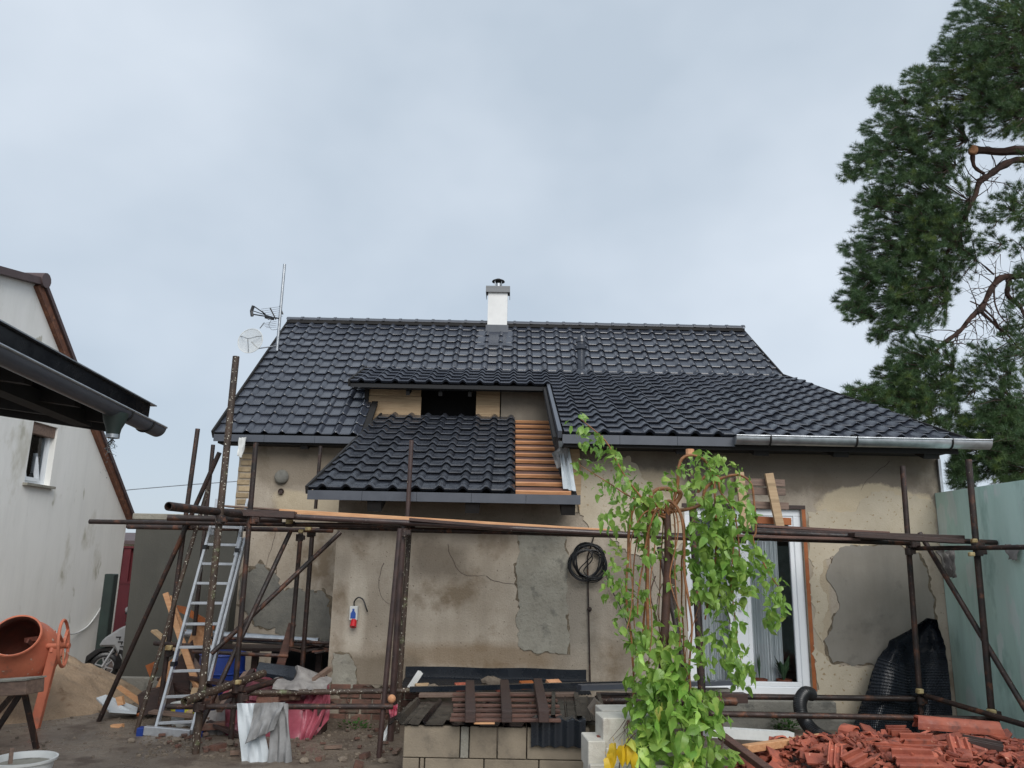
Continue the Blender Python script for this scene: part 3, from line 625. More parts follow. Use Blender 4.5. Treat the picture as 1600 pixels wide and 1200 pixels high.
# grey underlay flap and white sheet at the end of the battens
b = cloth_grid([at(872, 690, 9.93), at(888, 690, 9.93)], [at(880, 764, 9.6), at(900, 768, 9.6)], 6, 12, .05, seed=4)
b.build('loose_underlay', 'sheetw', house, smooth=True)
b = cloth_grid([at(862, 710, 9.85), at(886, 692, 9.85)], [at(870, 732, 9.8), at(888, 728, 9.8)], 6, 6, .06, seed=7); b.build('loose_underlay', 'fleece', house, smooth=True)
b = B().prism([Vector((p.x, 9.99, p.z)) for p in (at(884, 688, 9.99), at(903, 688, 9.99), at(908, 740, 9.99), at(905, 800, 9.99), at(899, 765, 9.99))], (0, -.06, 0)); b.build('bare_post', 'wood_tan', wall)
# gutter, galvanised, with straps
g0, g1 = at(1148, 695, BY-.09).x, at(1545, 702, BY-.09).x; gz0 = BZ-.035
b = B(); sec = []
for k in range(13): q = math.pi+math.pi*k/12; sec.append((math.cos(q)*.085, math.sin(q)*.085))
sec = [(-.085, .02)]+sec+[(.085, .02)]
prof = sec+[(p[0]*.93, p[1]*.93+.001) for p in sec[::-1]]
m_ = len(prof)
for xx in (g0, g1): b.v.extend(Vector((xx, BY-.10+p[0], gz0+p[1])) for p in prof)
b.f = [[k, (k+1) % m_, (k+1) % m_+m_, k+m_] for k in range(m_)]; b.f.append(list(range(15))); b.f.append([m_+k for k in range(15)])
gut = b.build('gutter', 'galv', house, smooth=True)
B().tube([(g0, BY-.185, gz0+.02), (g1, BY-.185, gz0+.02)], .011, 8).build('gutter_bead', 'galv', gut, smooth=True)
for px in (1202, 1336, 1484):
    xx = at(px, 700, BY-.1).x; B().tube([Vector((xx, BY-.10+p[0]*1.06, gz0+p[1]*1.06)) for p in sec[::-1]]+[Vector((xx, BY-.05, gz0+.07)), Vector((xx, BY+.05, gz0+.05))], .012, 6).build('gutter_bracket', 'black', gut)
# white corner strip, right corner of the house
B().box(5.565, 5.60, WY-.05, WY-.004, 2.75, 3.3).build('corner_strip', 'galv', house)
# round vent on the left wall, and hole
p = at(440, 745, 12.47); B().lathe([(0, .05), (.07, .05), (.11, .02), (.115, 0)], p, Vector((0, -1, 0)), 20).build('wall_vent', 'cement', house, smooth=True)
p = at(439, 768, 12.48); B().lathe([(0, .005), (.028, .005), (.045, .02), (.05, 0)], p, Vector((0, -1, 0)), 14).build('wall_vent', 'wood_dark', house, smooth=True)
# small piece of eave showing timber at the foot of the left roof's edge
B().box(XAR-.05, XAR+.12, AY+.10, AY+.18, AZ-.02, AZ+.05).build('eave_batten', 'wood_new', house)

# ================================================================== things on the house
# antenna mast
mb = at(433, 545, 14.0); mt = at(445, 413, 14.0); an = thing('antenna_mast', 'galvanised antenna mast with television aerial beside the roof end', 'antenna', mb)
B().tube([mb-Vector((0, 0, .04)), Vector((mb.x, mb.y, mt.z))], .028, 10).build('mast', 'galv', an, smooth=True)
q = lambda px, py, Y=14.0: at(px, py, Y)
b = B().tube([q(395, 491, 13.6), q(438, 498)], .012, 6).tube([q(396, 478, 13.6), q(415, 491, 13.8)], .01, 6).tube([q(396, 478, 13.6), q(393, 486, 13.6), q(394, 494, 13.6)], .03, 6).tube([q(396, 486, 13.6), q(430, 497)], .008, 6)
b.tube([q(409, 486), q(420, 499)], .016, 6).tube([q(422, 481), q(431, 499)], .014, 6).tube([q(437, 478), q(442, 491)], .014, 6).tube([q(414, 496), q(428, 499)], .02, 6)
b.build('yagi_aerial', 'rubber', an)
b = B()
for k in range(6): b.tube([q(408+k*2, 483+k*3, 13.9), q(439+k*.5, 479+k*3, 14.05)], .004, 5)
for k in range(4): b.tube([q(410+k*2, 506+k*2, 13.9), q(432, 502+k*3, 14.05)], .004, 5)
b.tube([q(406, 513), q(413, 504)], .01, 6)
b.build('reflector_rods', 'galv', an)
B().tube(smoothpts([q(424, 500), q(420, 508), q(425, 515), q(434, 514)], 5), .006, 5).build('cable', 'galv', an)
dc = q(393, 534, 13.8); ds = thing('satellite_dish', 'pale perforated satellite dish held out beside the mast', 'satellite dish', dc)
ax = Vector((-.15, -1, .12)).normalized(); b = B(); x_, y_ = frame(ax); rr = .242
for i in range(-11, 12):
    for (p_, r_) in ((x_, y_), (y_, x_)):
        o = i/11.5*rr; h = math.sqrt(max(0, rr*rr-o*o))
        pts = [dc+p_*o+r_*t*h+ax*(((o*o+(t*h)**2)/rr/rr)*.05) for t in (-1, -.5, 0, .5, 1)]
        b.tube(pts, .0038, 4, False)
b.build('mesh_reflector', 'whitep', ds)
B().tube([dc+(x_*math.cos(k*.2618)+y_*math.sin(k*.2618))*rr+ax*.05 for k in range(25)], .007, 5).build('rim', 'whitep', ds, smooth=True)
b = B()
for a_ in (1.57+math.pi, .45, 2.7): b.tube([dc+(x_*math.cos(a_)+y_*math.sin(a_))*rr*.95+ax*.05, dc+ax*.15], .008, 6)
b.build('feed_arm', 'galv', ds)
B().tube([dc, dc+Vector((.1, .1, -.10)), Vector((mb.x, mb.y, mb.z+.06))], .012, 6).build('bracket', 'galv', ds)
# cable coil on wall with its post
cc = at(919, 879, WY-.06); b = B(); pts = []
for k in range(420):
    a_ = k*.22; r_ = .20+.035*math.sin(k*.143)+.02*math.sin(k*.51); pts.append(cc+Vector((math.cos(a_)*r_*.98+.012*math.sin(k*.05), -.02*math.sin(k*.37)-.015, math.sin(a_)*r_+.01*math.cos(k*.09))))
b.tube(pts, .0075, 5)
for s_ in (1, 2): b.tube(smoothpts([cc+Vector((-.03*s_, -.03, .19)), cc+Vector((.05, -.04, .05*s_)), cc+Vector((-.06*s_, -.04, -.1)), cc+Vector((.03, -.02, -.19))], 6), .0075, 5)
b.tube(smoothpts([cc+Vector((.17, 0, .0)), cc+Vector((.28, 0, -.3)), at(970, 950, WY-.05), at(990, 1000, WY-.05)], 6), .006, 5)
solo(b, 'cable_coil', 'rubber', 'coil of black cable hanging on the tan wall', 'cable')
b = B().tube([at(928, 838, WY-.03), at(918, 870, WY-.03), at(922, 1066, WY-.03)], .010, 6).sphere(at(921, 952, WY-.03), .03, nu=8, nv=6); solo(b, 'wall_rod', 'rust', 'thin rusty rod running down the wall under the coiled cable', 'metal rod')
# socket box
p = at(553, 958, WY-.05); t = thing('power_socket', 'small white switch box with blue plate and red socket on the wall', 'power socket', p)
B().obox(p, U, Vector((0, 1, 0)), Vector((0, 0, 1)), .10, .08, .17).build('box', 'whitep', t, bevel=.008)
B().prism([p+Vector((x, -.043, z)) for x, z in ((-.032, -.06), (.032, -.06), (.032, .0), (.012, .03), (.012, .055), (-.012, .055), (-.012, .03), (-.032, 0))], (0, -.004, 0)).build('plate', 'bluep', t)
B().lathe([(0, 0), (.035, 0), (.042, .09), (.03, .09), (.0, .07)], p+Vector((.01, -.02, -.08)), Vector((0, -.5, -1)), 14).build('socket', 'red', t, smooth=True)
B().tube(smoothpts([p+Vector((0, 0, .08)), p+Vector((.0, -.02, .14)), p+Vector((.05, -.03, .19)), p+Vector((.11, -.02, .16)), p+Vector((.15, -.02, .07)), p+Vector((.17, -.01, .02))], 5), .009, 6).build('cable', 'rubber', t)
# white mesh rag at eave corner
b = cloth_grid([at(374, 684, 12.1), at(386, 684, 12.1)], [at(371, 712, 12.1), at(378, 716, 12.1)], 5, 8, .05, seed=2); solo(b, 'torn_mesh', 'whitep', 'scrap of white plastic mesh hanging from the left roof corner', 'mesh scrap', smooth=True)

# ================================================================== NEIGHBOUR HOUSE (left)
nh = thing('neighbour_house', 'white rendered neighbour house with steep brown edged gable at left', 'house', (-6.9, 12, 0))
NX = -6.9
pk = atx(60, 440, NX); ev = atx(206, 812, NX); nr = atx(0, 424, NX)
near = Vector((NX, 7.0, nr.z-(nr.y-7.0)*(pk.z-nr.z)/(pk.y-nr.y)))
wY0, wY1 = 10.62, 11.28; wZ0 = atx(60, 757, NX).z; wZ1 = atx(60, 660, NX).z
wY0 = atx(38, 755, NX).y; wY1 = atx(78, 755, NX).y
Z_at = lambda y: (near.z+(pk.z-near.z)*(y-near.y)/(pk.y-near.y)) if y < pk.y else pk.z+(ev.z-pk.z)*(y-pk.y)/(ev.y-pk.y)
def wp(pts): return B().prism([Vector((NX, y, z)) for y, z in pts], (-.3, 0, 0))
b = B(); ye = ev.y-.18
cuts = sorted([near.y, wY0, wY1, pk.y, ye])
for y0_, y1_ in zip(cuts[:-1], cuts[1:]):
    inwin = wY0-.001 <= y0_ and y1_ <= wY1+.001
    for (za, zb2, zc2, zd) in (((-.1, -.1, wZ0, wZ0), (wZ1, wZ1, Z_at(y1_), Z_at(y0_))) if inwin else ((-.1, -.1, Z_at(y1_), Z_at(y0_)),)):
        x = wp([(y0_, za), (y1_, zb2), (y1_, zc2), (y0_, zd)]); b.add(x.v, x.f)
b.box(-9, NX-.3, ye-.3, ye, -.1, ev.z)
b.build('wall', 'white_wall', nh)
# sharp peak filler if the peak lies outside the window columns
def vstrip(a, c, w, h, mat, name, xo=0): return B().beam(Vector(a)+Vector((xo, 0, 0)), Vector(c)+Vector((xo, 0, 0)), w, h).build(name, mat, nh)
vstrip(near, pk, .30, .10, 'brownt', 'verge', -.05); vstrip(pk+Vector((0, 0, .02)), ev+Vector((0, .1, -.13)), .30, .06, 'brownt', 'verge', -.05)
nrm = Vector((0, -(ev.z-pk.z), (ev.y-pk.y))).normalized()
vstrip(pk-nrm*.09, ev-nrm*.09, .10, .11, 'verge', 'verge_board', 0.02)
B().tube([pk+Vector((-.6, 0, .02)), pk+Vector((.12, 0, .02))], .11, 12).build('ridge_cap', 'brownt', nh, smooth=True)
B().prism([near+Vector((-.25, 0, .0)), pk+Vector((-.25, 0, 0)), pk+Vector((-4, 0, 0)), near+Vector((-4, 0, 0))], (0, 0, -.06)).prism([ev+Vector((-.25, 0, .0)), pk+Vector((-.25, 0, 0)), pk+Vector((-4, 0, 0)), ev+Vector((-4, 0, 0))], (0, 0, -.06)).build('roof', 'brownt', nh)
wf = B().box(NX-.16, NX-.09, wY0, wY1, wZ0, wZ0+.06).box(NX-.16, NX-.09, wY0, wY1, wZ1-.06, wZ1).box(NX-.16, NX-.09, wY0, wY0+.06, wZ0+.06, wZ1-.06).box(NX-.16, NX-.09, wY1-.06, wY1, wZ0+.06, wZ1-.06).build('window', 'pvc', nh)
B().box(NX-.14, NX-.13, wY0+.06, wY1-.06, wZ0+.06, wZ1-.06).build('pane', 'glass', wf)
ang = R(14); hx = NX-.13   # tilted sash, leaning in at the top
sb = B()
for (a, c) in (((wY0+.1, wZ0+.05), (wY0+.1, wZ1-.2)), ((wY1-.2, wZ0+.05), (wY1-.2, wZ1-.2))): sb.beam((hx+.05, a[0], a[1]), (hx-.08, c[0], c[1]), .05, .05, Vector((0, 1, 0)))
sb.beam((hx+.05, wY0+.1, wZ0+.07), (hx+.05, wY1-.2, wZ0+.07), .05, .05).build('sash', 'pvc', wf)
B().box(NX-.15, NX-.03, wY0+.004, wY1-.004, wZ1-.16, wZ1-.004).build('shutter_box', 'wood_old', wf)
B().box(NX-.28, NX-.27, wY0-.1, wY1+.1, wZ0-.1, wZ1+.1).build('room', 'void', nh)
B().box(NX-.12, NX+.07, wY0-.04, wY1+.05, wZ0-.04, wZ0-.004).build('window_sill', 'cement_light', wf)
# hose on the white wall
b = B().tube(smoothpts([atx(172, 915, NX+.02), atx(160, 945, NX+.03), atx(140, 975, NX+.03), atx(122, 988, NX+.05), atx(108, 991, NX+.2)], 6), .012, 6); solo(b, 'hose', 'whitep', 'thin white hose sagging along the white wall behind the mixer wheel', 'hose', smooth=True)
# black shed roof with gutter coming from the left foreground
sh = thing('lean_to_roof', 'black lean to roof edge with grey gutter jutting in from the left', 'canopy roof', (-2.75, 5, 2.9))
ga, gb_ = Vector((-2.75, 2.2, 3.07)), at(246, 668, 5.93); ga = Vector((gb_.x, 2.0, gb_.z+.20))
b = B(); dg = (gb_-ga).normalized(); a_, u_ = frame(dg)
sec = [(math.cos(math.pi+math.pi*k/14)*.072, math.sin(math.pi+math.pi*k/14)*.075) for k in range(15)]
prof = sec+[(p[0]*.92, p[1]*.92+.001) for p in sec[::-1]]; m_ = len(prof)
for o in (ga, gb_): b.v.extend(o+a_*p[0]+u_*p[1] for p in prof)
b.f = [[k, (k+1) % m_, (k+1) % m_+m_, k+m_] for k in range(m_)]; b.f.append([m_+k for k in range(15)])
gt = b.build('gutter', 'trim', sh, smooth=True); gt['label'] = 'grey half round gutter'
B().tube([ga+a_*.072, gb_+a_*.072], .009, 8).build('gutter_bead', 'galv', gt, smooth=True)
for f_ in (.86, .945):
    o = ga.lerp(gb_, f_); B().tube([o+a_*p[0]*1.04+u_*p[1]*1.04 for p in sec], .008, 6).build('gutter_bracket', 'black', gt)
oc = at(170, 630, 5.25); oc = ga.lerp(gb_, (5.28-ga.y)/(gb_.y-ga.y))
B().lathe([(.085, -.04), (.075, -.09), (.05, -.15), (.042, -.20), (.036, -.20), (.04, -.1)], oc, n=20).build('outlet', 'dgreen', gt, smooth=True)
B().lathe([(.04, -.185), (.045, -.19), (.045, -.215), (.03, -.215), (.03, -.18)], oc, n=18).build('outlet_collar', 'galv', gt, smooth=True)
# roof slab up to the left
e0 = ga+Vector((-.06, 0, .07)); e1 = Vector((gb_.x-.06, gb_.y-.10, gb_.z+.07)); sl_ = Vector((-3.5, 0, .42))
B().prism([e0, e1, e1+sl_, e0+sl_], (0, 0, .05)).build('roof_sheet', 'blacksheet', sh)
B().beam(e0+Vector((.02, 0, .03)), e1+Vector((.02, 0, .03)), .02, .12).build('eave_trim', 'blacksheet', sh)
B().beam(e0+Vector((.03, 0, .092)), e1+Vector((.03, 0.06, .092)), .05, .008).build('eave_edge', 'galv', sh)
for k in range(7):
    f_ = (k+.5)/7; o = e0.lerp(e1, f_); B().beam(o+Vector((-.05, 0, -.07)), o+sl_+Vector((0, 0, -.07)), .08, .12).build('rafter', 'black', sh)
B().beam(e1+Vector((-.25, -.03, -.06)), e1+sl_+Vector((0, -.03, -.06)), .05, .14).build('barge_board', 'black', sh)
B().beam(e0+Vector((-.35, 0, -.10)), e1+Vector((-.35, -.2, -.07)), .12, .10).build('beam', 'black', sh)
px = at(2, 620, 5.8); B().beam(px+Vector((-.4, -.1, -3)), px+Vector((-.4, -.1, .1)), .12, .12).build('post', 'wood_old', sh)
b = B(); random.seed(3)
for k in range(10):
    x0_ = oc+Vector((random.uniform(-.03, .03), random.uniform(-.03, .03), -.2)); pts = [x0_+Vector((random.uniform(-.01, .01)*j, random.uniform(-.01, .01)*j, -.022*j)) for j in range(random.randint(3, 7))]; b.tube(pts, [.004]*(len(pts)-1)+[.001], 5)
for k in range(26): b.sphere(oc+Vector((random.uniform(-.045, .045), random.uniform(-.045, .045), -.22-random.uniform(0, .28))), random.uniform(.002, .005), nu=5, nv=4)
o = b.build('falling_water', 'glass', None); o['kind'] = 'stuff'

# ================================================================== grey wall and things behind, left
gw = thing('garden_wall', 'dark grey rendered wall between the two houses', 'wall', (-5.5, 13.1, 0))
GY = 11.3; gl_ = at(214, 812, GY); gb2 = at(188, 1056, GY); gr_ = at(372, 816, GY)
B().prism([Vector((gb2.x, GY, gb2.z)), Vector((gr_.x, GY, gb2.z)), Vector((gr_.x, GY, gl_.z)), Vector((gl_.x, GY, gl_.z))], (0, .25, 0)).build('wall_body', 'grey_wall', gw)
B().box(gb2.x-.02, gr_.x+.03, GY-.04, GY+.28, -.1, gb2.z-.002).build('footing', 'cement', gw, bevel=.02)
B().box(gl_.x-.05, gr_.x+.04, GY-.05, GY+.30, gl_.z+.002, gl_.z+.09).build('coping', 'cement_light', gw, bevel=.01)
gt = thing('gate', 'maroon corrugated gate seen through the gap beside the grey wall', 'gate', (-7.2, 16, 0))
b = B()
for k in range(14): b.box(-8.6+k*.2, -8.6+k*.2+.14, 15.97+.03*(k % 2), 16.0+.03*(k % 2), 1.32, 1.98)
b.build('upper_sheet', 'maroon', gt)
b = B()
for k in range(14): b.box(-8.6+k*.2, -8.6+k*.2+.2, 15.97+.01*(k % 2), 16.0+.01*(k % 2), .05, 1.29)
b.build('lower_sheet', 'maroon', gt); B().box(-8.6, -5.8, 15.95, 16.03, 1.98, 2.02).box(-8.6, -5.8, 15.96, 16.05, 1.28, 1.33).build('rail', 'maroon', gt)
B().box(-8.62, -5.7, 16.04, 16.06, .02, 2.0).build('backing', 'maroon', gt)
b = B().box(-6.62, -6.46, 13.0, 13.15, 0, at(180, 897, 13).z).build('gate_post', 'dgreen', None, bevel=.01, loc=(-6.54, 13, 0)); tag(b, 'dark green metal gate post at the corner of the white house', 'post')
fh = thing('far_house', 'cream house with grey hipped roof far behind the maroon gate', 'house', (-9, 24, 0))
B().box(-16, -8, 22, 23, 0, 2.2).build('wall', 'cream', fh)
B().prism([Vector((-16, 21.7, 2.2)), Vector((-8, 21.7, 2.2)), Vector((-8, 23.5, 2.45)), Vector((-16, 23.5, 2.45))], (0, 0, -.10)).build('low_roof', 'brownt', fh)
a = at(188, 862, 30); B().prism([Vector((a.x-1.6, 30, a.z)), Vector((a.x+1.2, 30, a.z)), Vector((a.x+.5, 32, a.z+.75)), Vector((a.x-.9, 32, a.z+.75))], (0, 0, -.12)).build('roof', 'slate', fh)
B().box(a.x-1.4, a.x+1.0, 30.4, 33, 0, a.z-.05).build('upper_wall', 'cream', fh)
b = B().tube([at(150, 772, 20), at(205, 765, 20), at(300, 757, 20), at(372, 752, 20)], .012, 5); solo(b, 'overhead_wire', 'galv', 'thin overhead wire crossing the sky behind the scaffold', 'wire')

# ================================================================== green wall (right)
gy0 = 10.0; b = B().box(5.5, 5.8, 2.0, WY-.012, -.1, 2.86).build('mint_wall', 'green_wall', None, loc=(5.6, 6, 0)); tag(b, 'mint green painted boundary wall at the right edge', 'wall')

# ================================================================== SCAFFOLD
sc = thing('scaffold', 'rusty tube scaffold with clamps standing in front of the house', 'scaffold', (0, 9, 0))
def pole(a, c, Ya, Yc, w, mat='rust', hollow=False, foot=False):
    p = at(a[0], a[1], Ya); q_ = at(c[0], c[1], Yc)
    if foot:   # carry the line down to the ground
        d = (q_-p); k = (0-p.z)/d.z; q_ = p+d*k
    r_ = rad(w, (Ya+Yc)/2)*.9; b = B()
    if hollow: b.pipe(p, q_, r_)
    else: b.tube([p, q_], r_, 12)
    return b.build('pole', mat, sc, smooth=True)
def clamp(px, py, Y, s=.09, mat='rust'):
    p = at(px, py, Y); b = B().lathe([(s*.55, -s*.7), (s*.75, -s*.7), (s*.75, s*.7), (s*.55, s*.7)], p, n=12).obox(p+Vector((s*.6, -s*.3, 0)), U, Vector((0, 1, 0)), Vector((0, 0, 1)), s*1.1, s*.8, s*.9)
    b.tube([p+Vector((s*.9, -s*.9, -s*.3)), p+Vector((s*.9, s*.3, -s*.3))], s*.14, 6); return b.build('clamp', mat, sc, bevel=.004)
# uprights and braces
pole((369, 557), (318, 1055), 8.2, 8.2, 12, 'rust_mottled', foot=True)
pole((309, 670), (263, 1007), 9.4, 9.4, 8, foot=True)
pole((333, 695), (303, 993), 10.4, 10.4, 7)
pole((343, 707), (153, 1130), 9.2, 9.55, 8, foot=True)
pole((326, 760), (213, 1143), 9.4, 9.05, 7, 'rust_mottled', foot=True)
pole((400, 692), (368, 1070), 8.7, 8.7, 9, foot=True)
pole((501, 697), (493, 795), 11.2, 11.2, 6)
pole((488, 832), (475, 1005), 10.2, 10.2, 8, foot=True)
pole((470, 832), (455, 1010), 9.8, 9.8, 8)
pole((532, 832), (330, 1022), 9.6, 9.0, 8)
pole((454, 830), (306, 1150), 9.2, 8.5, 8)
pole((643, 688), (636, 820), 9.2, 9.2, 8, 'rust_smooth')
pole((640, 820), (625, 1060), 9.3, 9.3, 9, 'rust_mottled', foot=True)
pole((631, 812), (607, 1200), 8.9, 8.9, 11, 'rust_smooth')
pole((625, 826), (590, 1205), 8.3, 8.2, 9, 'rust_smooth')
pole((1078, 708), (1100, 1150), 8.6, 8.6, 13)
B().tube([at(1078, 702, 8.6), at(1078, 710, 8.6)], rad(13, 8.6), 10).build('pole_plug', 'cut', sc)
pole((1410, 728), (1437, 1085), 9.4, 9.4, 9, foot=True)
pole((1513, 718), (1551, 1130), 8.65, 8.65, 10.5, foot=True)
pole((1437, 833), (1608, 1118), 9.35, 8.3, 9)
pole((1046, 850), (1062, 1060), 8.0, 8.0, 10, 'rust_mottled')
pole((1030, 855), (1084, 1110), 8.05, 7.7, 9)
# ledgers
pole((140, 815), (642, 822), 9.3, 9.0, 8)
pole((200, 823), (520, 829), 9.6, 9.4, 8)
pole((430, 806), (1165, 845), 8.8, 8.8, 10, 'rust_smooth')
pole((500, 823), (1000, 838), 9.2, 9.2, 8)
pole((640, 828), (1110, 838), 9.0, 9.05, 9)
pole((263, 791), (392, 806), 7.3, 8.9, 14, 'rust', True)
pole((262, 809), (440, 813), 8.9, 9.0, 10)
pole((1112, 838), (1422, 848), 9.1, 9.1, 10)
pole((1160, 830), (1557, 848), 8.8, 8.8, 9)
pole((1425, 857), (1612, 855), 9.4, 7.9, 8)
pole((262, 1104), (614, 1104), 8.15, 8.2, 9, 'rust')
pole((368, 1083), (640, 1079), 8.9, 9.1, 9, 'rust_mottled')
pole((288, 1096), (412, 1052), 7.9, 9.2, 13, 'rust_mottled', True)
pole((345, 1090), (440, 1062), 8.5, 9.3, 10)
pole((242, 1005), (300, 1010), 9.4, 9.2, 8)
pole((325, 996), (520, 1005), 10.4, 10.2, 5)
pole((300, 1018), (450, 1025), 9.5, 9.6, 6)
pole((932, 1086), (1445, 1092), 9.4, 9.4, 9, 'rust')
pole((922, 1112), (1560, 1124), 8.7, 8.65, 9, 'rust')
pole((1437, 1084), (1625, 1140), 9.4, 7.8, 9)
pole((930, 1094), (1150, 1096), 8.8, 9.0, 14)
for a_ in ((369-25, 812, 8.15), (396, 812, 8.7, ), (452, 818, 9.1), (485, 834, 9.5), (468, 840, 9.2), (300, 822, 9.35), (284, 815, 9.35), (640, 824, 9.1), (632, 832, 8.85), (1420, 862, 9.35), (1427, 850, 9.3), (1525, 852, 8.6), (1528, 862, 8.6), (1085, 835, 8.6), (378, 1090, 8.6), (370, 1075, 8.6), (263, 1020, 9.35), (1438, 1095, 9.35), (1550, 1115, 8.6), (1548, 1132, 8.6), (607, 1100, 8.9), (1098, 1110, 8.5), (322, 1095, 8.2), (310, 1104, 8.1)):
    clamp(*a_[:3], s=.058 if a_[2] > 9 else .066)
for (px, py, Y, s_) in ((452, 815, 9.0, .06), (482, 826, 9.4, .06), (470, 830, 9.1, .045), (637, 812, 9.0, .04), (1437, 1080, 9.3, .06), (1549, 1113, 8.5, .065), (1549, 1132, 8.5, .065), (1522, 845, 8.5, .05), (1518, 866, 8.5, .05), (372, 1066, 8.5, .05), (264, 1012, 9.25, .06)):
    p = at(px, py, Y); B().obox(p, U, Vector((0, 1, 0)), Vector((.1, 0, 1)).normalized(), s_*1.2, s_, s_*.9).build('clamp', 'yellow_clamp', sc, bevel=.008)
p = at(612, 1092, 8.75); B().sphere(p, .045, nu=12, nv=8).build('end_cap', 'cut', sc, smooth=True)
# deck boards
def plank(a, c, Ya, Yc, w, h, mat, label, cat='plank'):
    return solo(B().beam(at(a[0], a[1], Ya), at(c[0], c[1], Yc), w, h), 'plank', mat, label, cat, 'boards lying on the scaffold', bevel=.004)
plank((440, 800), (962, 832), 9.0, 9.0, .22, .06, 'wood_new', 'long fresh orange plank on the scaffold left of the tree')
plank((640, 812), (962, 838), 8.8, 8.9, .16, .035, 'wood_dark', 'dark wet board just under the right end of the orange plank')
plank((345, 800), (462, 805), 8.7, 8.8, .2, .075, 'wood_dark', 'short dark board with a hole beside the ladder top')
plank((352, 791), (440, 797), 9.1, 9.1, .2, .02, 'wood_old', 'thin pale board end on the scaffold by the ladder')
plank((1172, 829), (1500, 840), 8.9, 8.9, .2, .045, 'wood_dark', 'long dark board lying on the scaffold in front of the glazed door')
plank((1180, 822), (1385, 833), 9.0, 9.0, .18, .03, 'wood_red', 'thin red brown board on top of the boards above the door')
plank((1330, 836), (1500, 846), 8.7, 8.7, .18, .05, 'wood_dark', 'thick black end board over the grey wall patch at right')
plank((1100, 836), (1340, 843), 8.75, 8.75, .15, .03, 'wood_red', 'brown edge board running behind the tree crown')
plank((982, 1092), (1165, 1090), 8.9, 9.1, .12, .10, 'wood_dark', 'dark weathered beam with pointed end below the tree and door')
plank((905, 1076), (1140, 1078), 9.2, 9.3, .14, .03, 'cement', 'grey wet board lying behind the tree beneath the cable rod')

# ladder ------------------------------------------------------------------
lf = atz(243, 1145, 0.03); ld = thing('ladder', 'aluminium extension ladder leaning on the left end of the scaffold', 'ladder', lf)
L0, L1 = at(243, 1143, 9.0), at(333, 812, 9.35); R0, R1 = at(299, 1147, 9.0), at(377, 840, 9.32)
def rail(a, c, w=.03, h=.07): return B().beam(a, c, w, h, Vector((0, 1, 0))).build('rail', 'alu', ld, bevel=.003)
rail(L0, L1); rail(R0, R1)
rail(R0.lerp(R1, .25)+Vector((.035, .05, 0)), R0.lerp(R1, 1.0)+Vector((.035, .05, 0)))
Rt = at(388, 780, 9.42); rail(R0.lerp(R1, .9)+Vector((-.03, .05, 0)), Rt); Lt = at(340, 780, 9.42); rail(L0.lerp(L1, .92)+Vector((.03, .05, 0)), Lt)
for y in (1131, 1093, 1055, 1019, 983, 950, 918, 886, 854, 824):
    a_ = L0.lerp(L1, (1143-y)/331); c_ = R0.lerp(R1, (1149-y)/308)
    if y < 840: c_ = c_+Vector((-.02, .05, 0))
    B().beam(a_, c_, .035, .03).build('rung', 'alu', ld, bevel=.003)
a_ = at(226, 1141, 8.95); c_ = at(298, 1147, 8.95); B().beam(a_, c_, .07, .09).build('stabiliser', 'alu', ld, bevel=.004)
for p in (at(221, 1143, 8.95), at(313, 1148, 8.95)): B().obox(p, U, Vector((0, 1, 0)), Vector((0, 0, 1)), .07, .10, .09).build('foot', 'blue', ld, bevel=.006)
for p in (L0.lerp(L1, .30), R0.lerp(R1, .93), L0.lerp(L1, .86)): B().obox(p, U, Vector((0, 1, 0)), Vector((0, 0, 1)), .05, .09, .05).build('clip', 'rubber', ld)

# mixer -------------------------------------------------------------------
mc = at(34, 1020, 9.25); mx_ = thing('cement_mixer', 'orange cement mixer with open drum and handwheel at the left edge', 'cement mixer', (mc.x, mc.y, 0))
ax = Vector((.22, -.80, .60)).normalized()
B().lathe([(.235, .37), (.25, .365), (.245, .34), (.30, .22), (.355, .10), (.37, .05), (.37, -.06), (.395, -.065), (.395, -.09), (.36, -.10), (.30, -.22), (.22, -.30), (0, -.31)], mc, ax, 48).build('drum', 'orange', mx_, smooth=True)
B().lathe([(.234, .368), (.225, .33), (.29, .20), (.345, .08), (.355, -.06), (.29, -.20), (.2, -.28), (0, -.29)], mc, ax, 40).build('drum_inside', 'orange_in', mx_, smooth=True)
B().lathe([(.235, .36), (.25, .355), (.258, .37), (.25, .385), (.235, .38)], mc, ax, 48).build('drum_rim', 'orange', mx_, smooth=True)
a1, a2 = frame(ax); b = B()
b.beam(mc+ax*.22-a1*.18+a2*.05, mc+ax*.10-a1*.02+a2*.1, .02, .05).beam(mc+ax*.26-a1*.10, mc-ax*.1-a1*.2, .02, .05); b.build('paddle', 'orange_in', mx_)
b = B()
for k in range(28):
    q_ = 2*math.pi*k/28; b.obox(mc-ax*.078+(a1*math.cos(q_)+a2*math.sin(q_))*.40, (a1*math.cos(q_)+a2*math.sin(q_)), ax, ax.cross(a1*math.cos(q_)+a2*math.sin(q_)), .012, .03, .012)
b.build('bolts', 'orange', mx_, kind='stuff')
lt_ = at(86, 1013, 9.15); lb_ = atz(73, 1140, 0)
B().beam(lt_, Vector((lt_.x-.10, lt_.y, 0.0)), .10, .06, Vector((0, 1, 0))).build('leg', 'orange', mx_, bevel=.006)
B().beam(Vector((mc.x-.45, 9.15, .0)), Vector((mc.x-.40, 9.15, mc.z)), .10, .06, Vector((0, 1, 0))).build('leg', 'orange', mx_, bevel=.006)
B().beam(Vector((lt_.x-.05, 9.15, .45)), Vector((mc.x-.4, 9.15, .45)), .04, .05).beam(Vector((lt_.x-.05, 9.15, .55)), Vector((lt_.x-.28, 9.2, .42)), .04, .05).build('brace', 'orange', mx_)
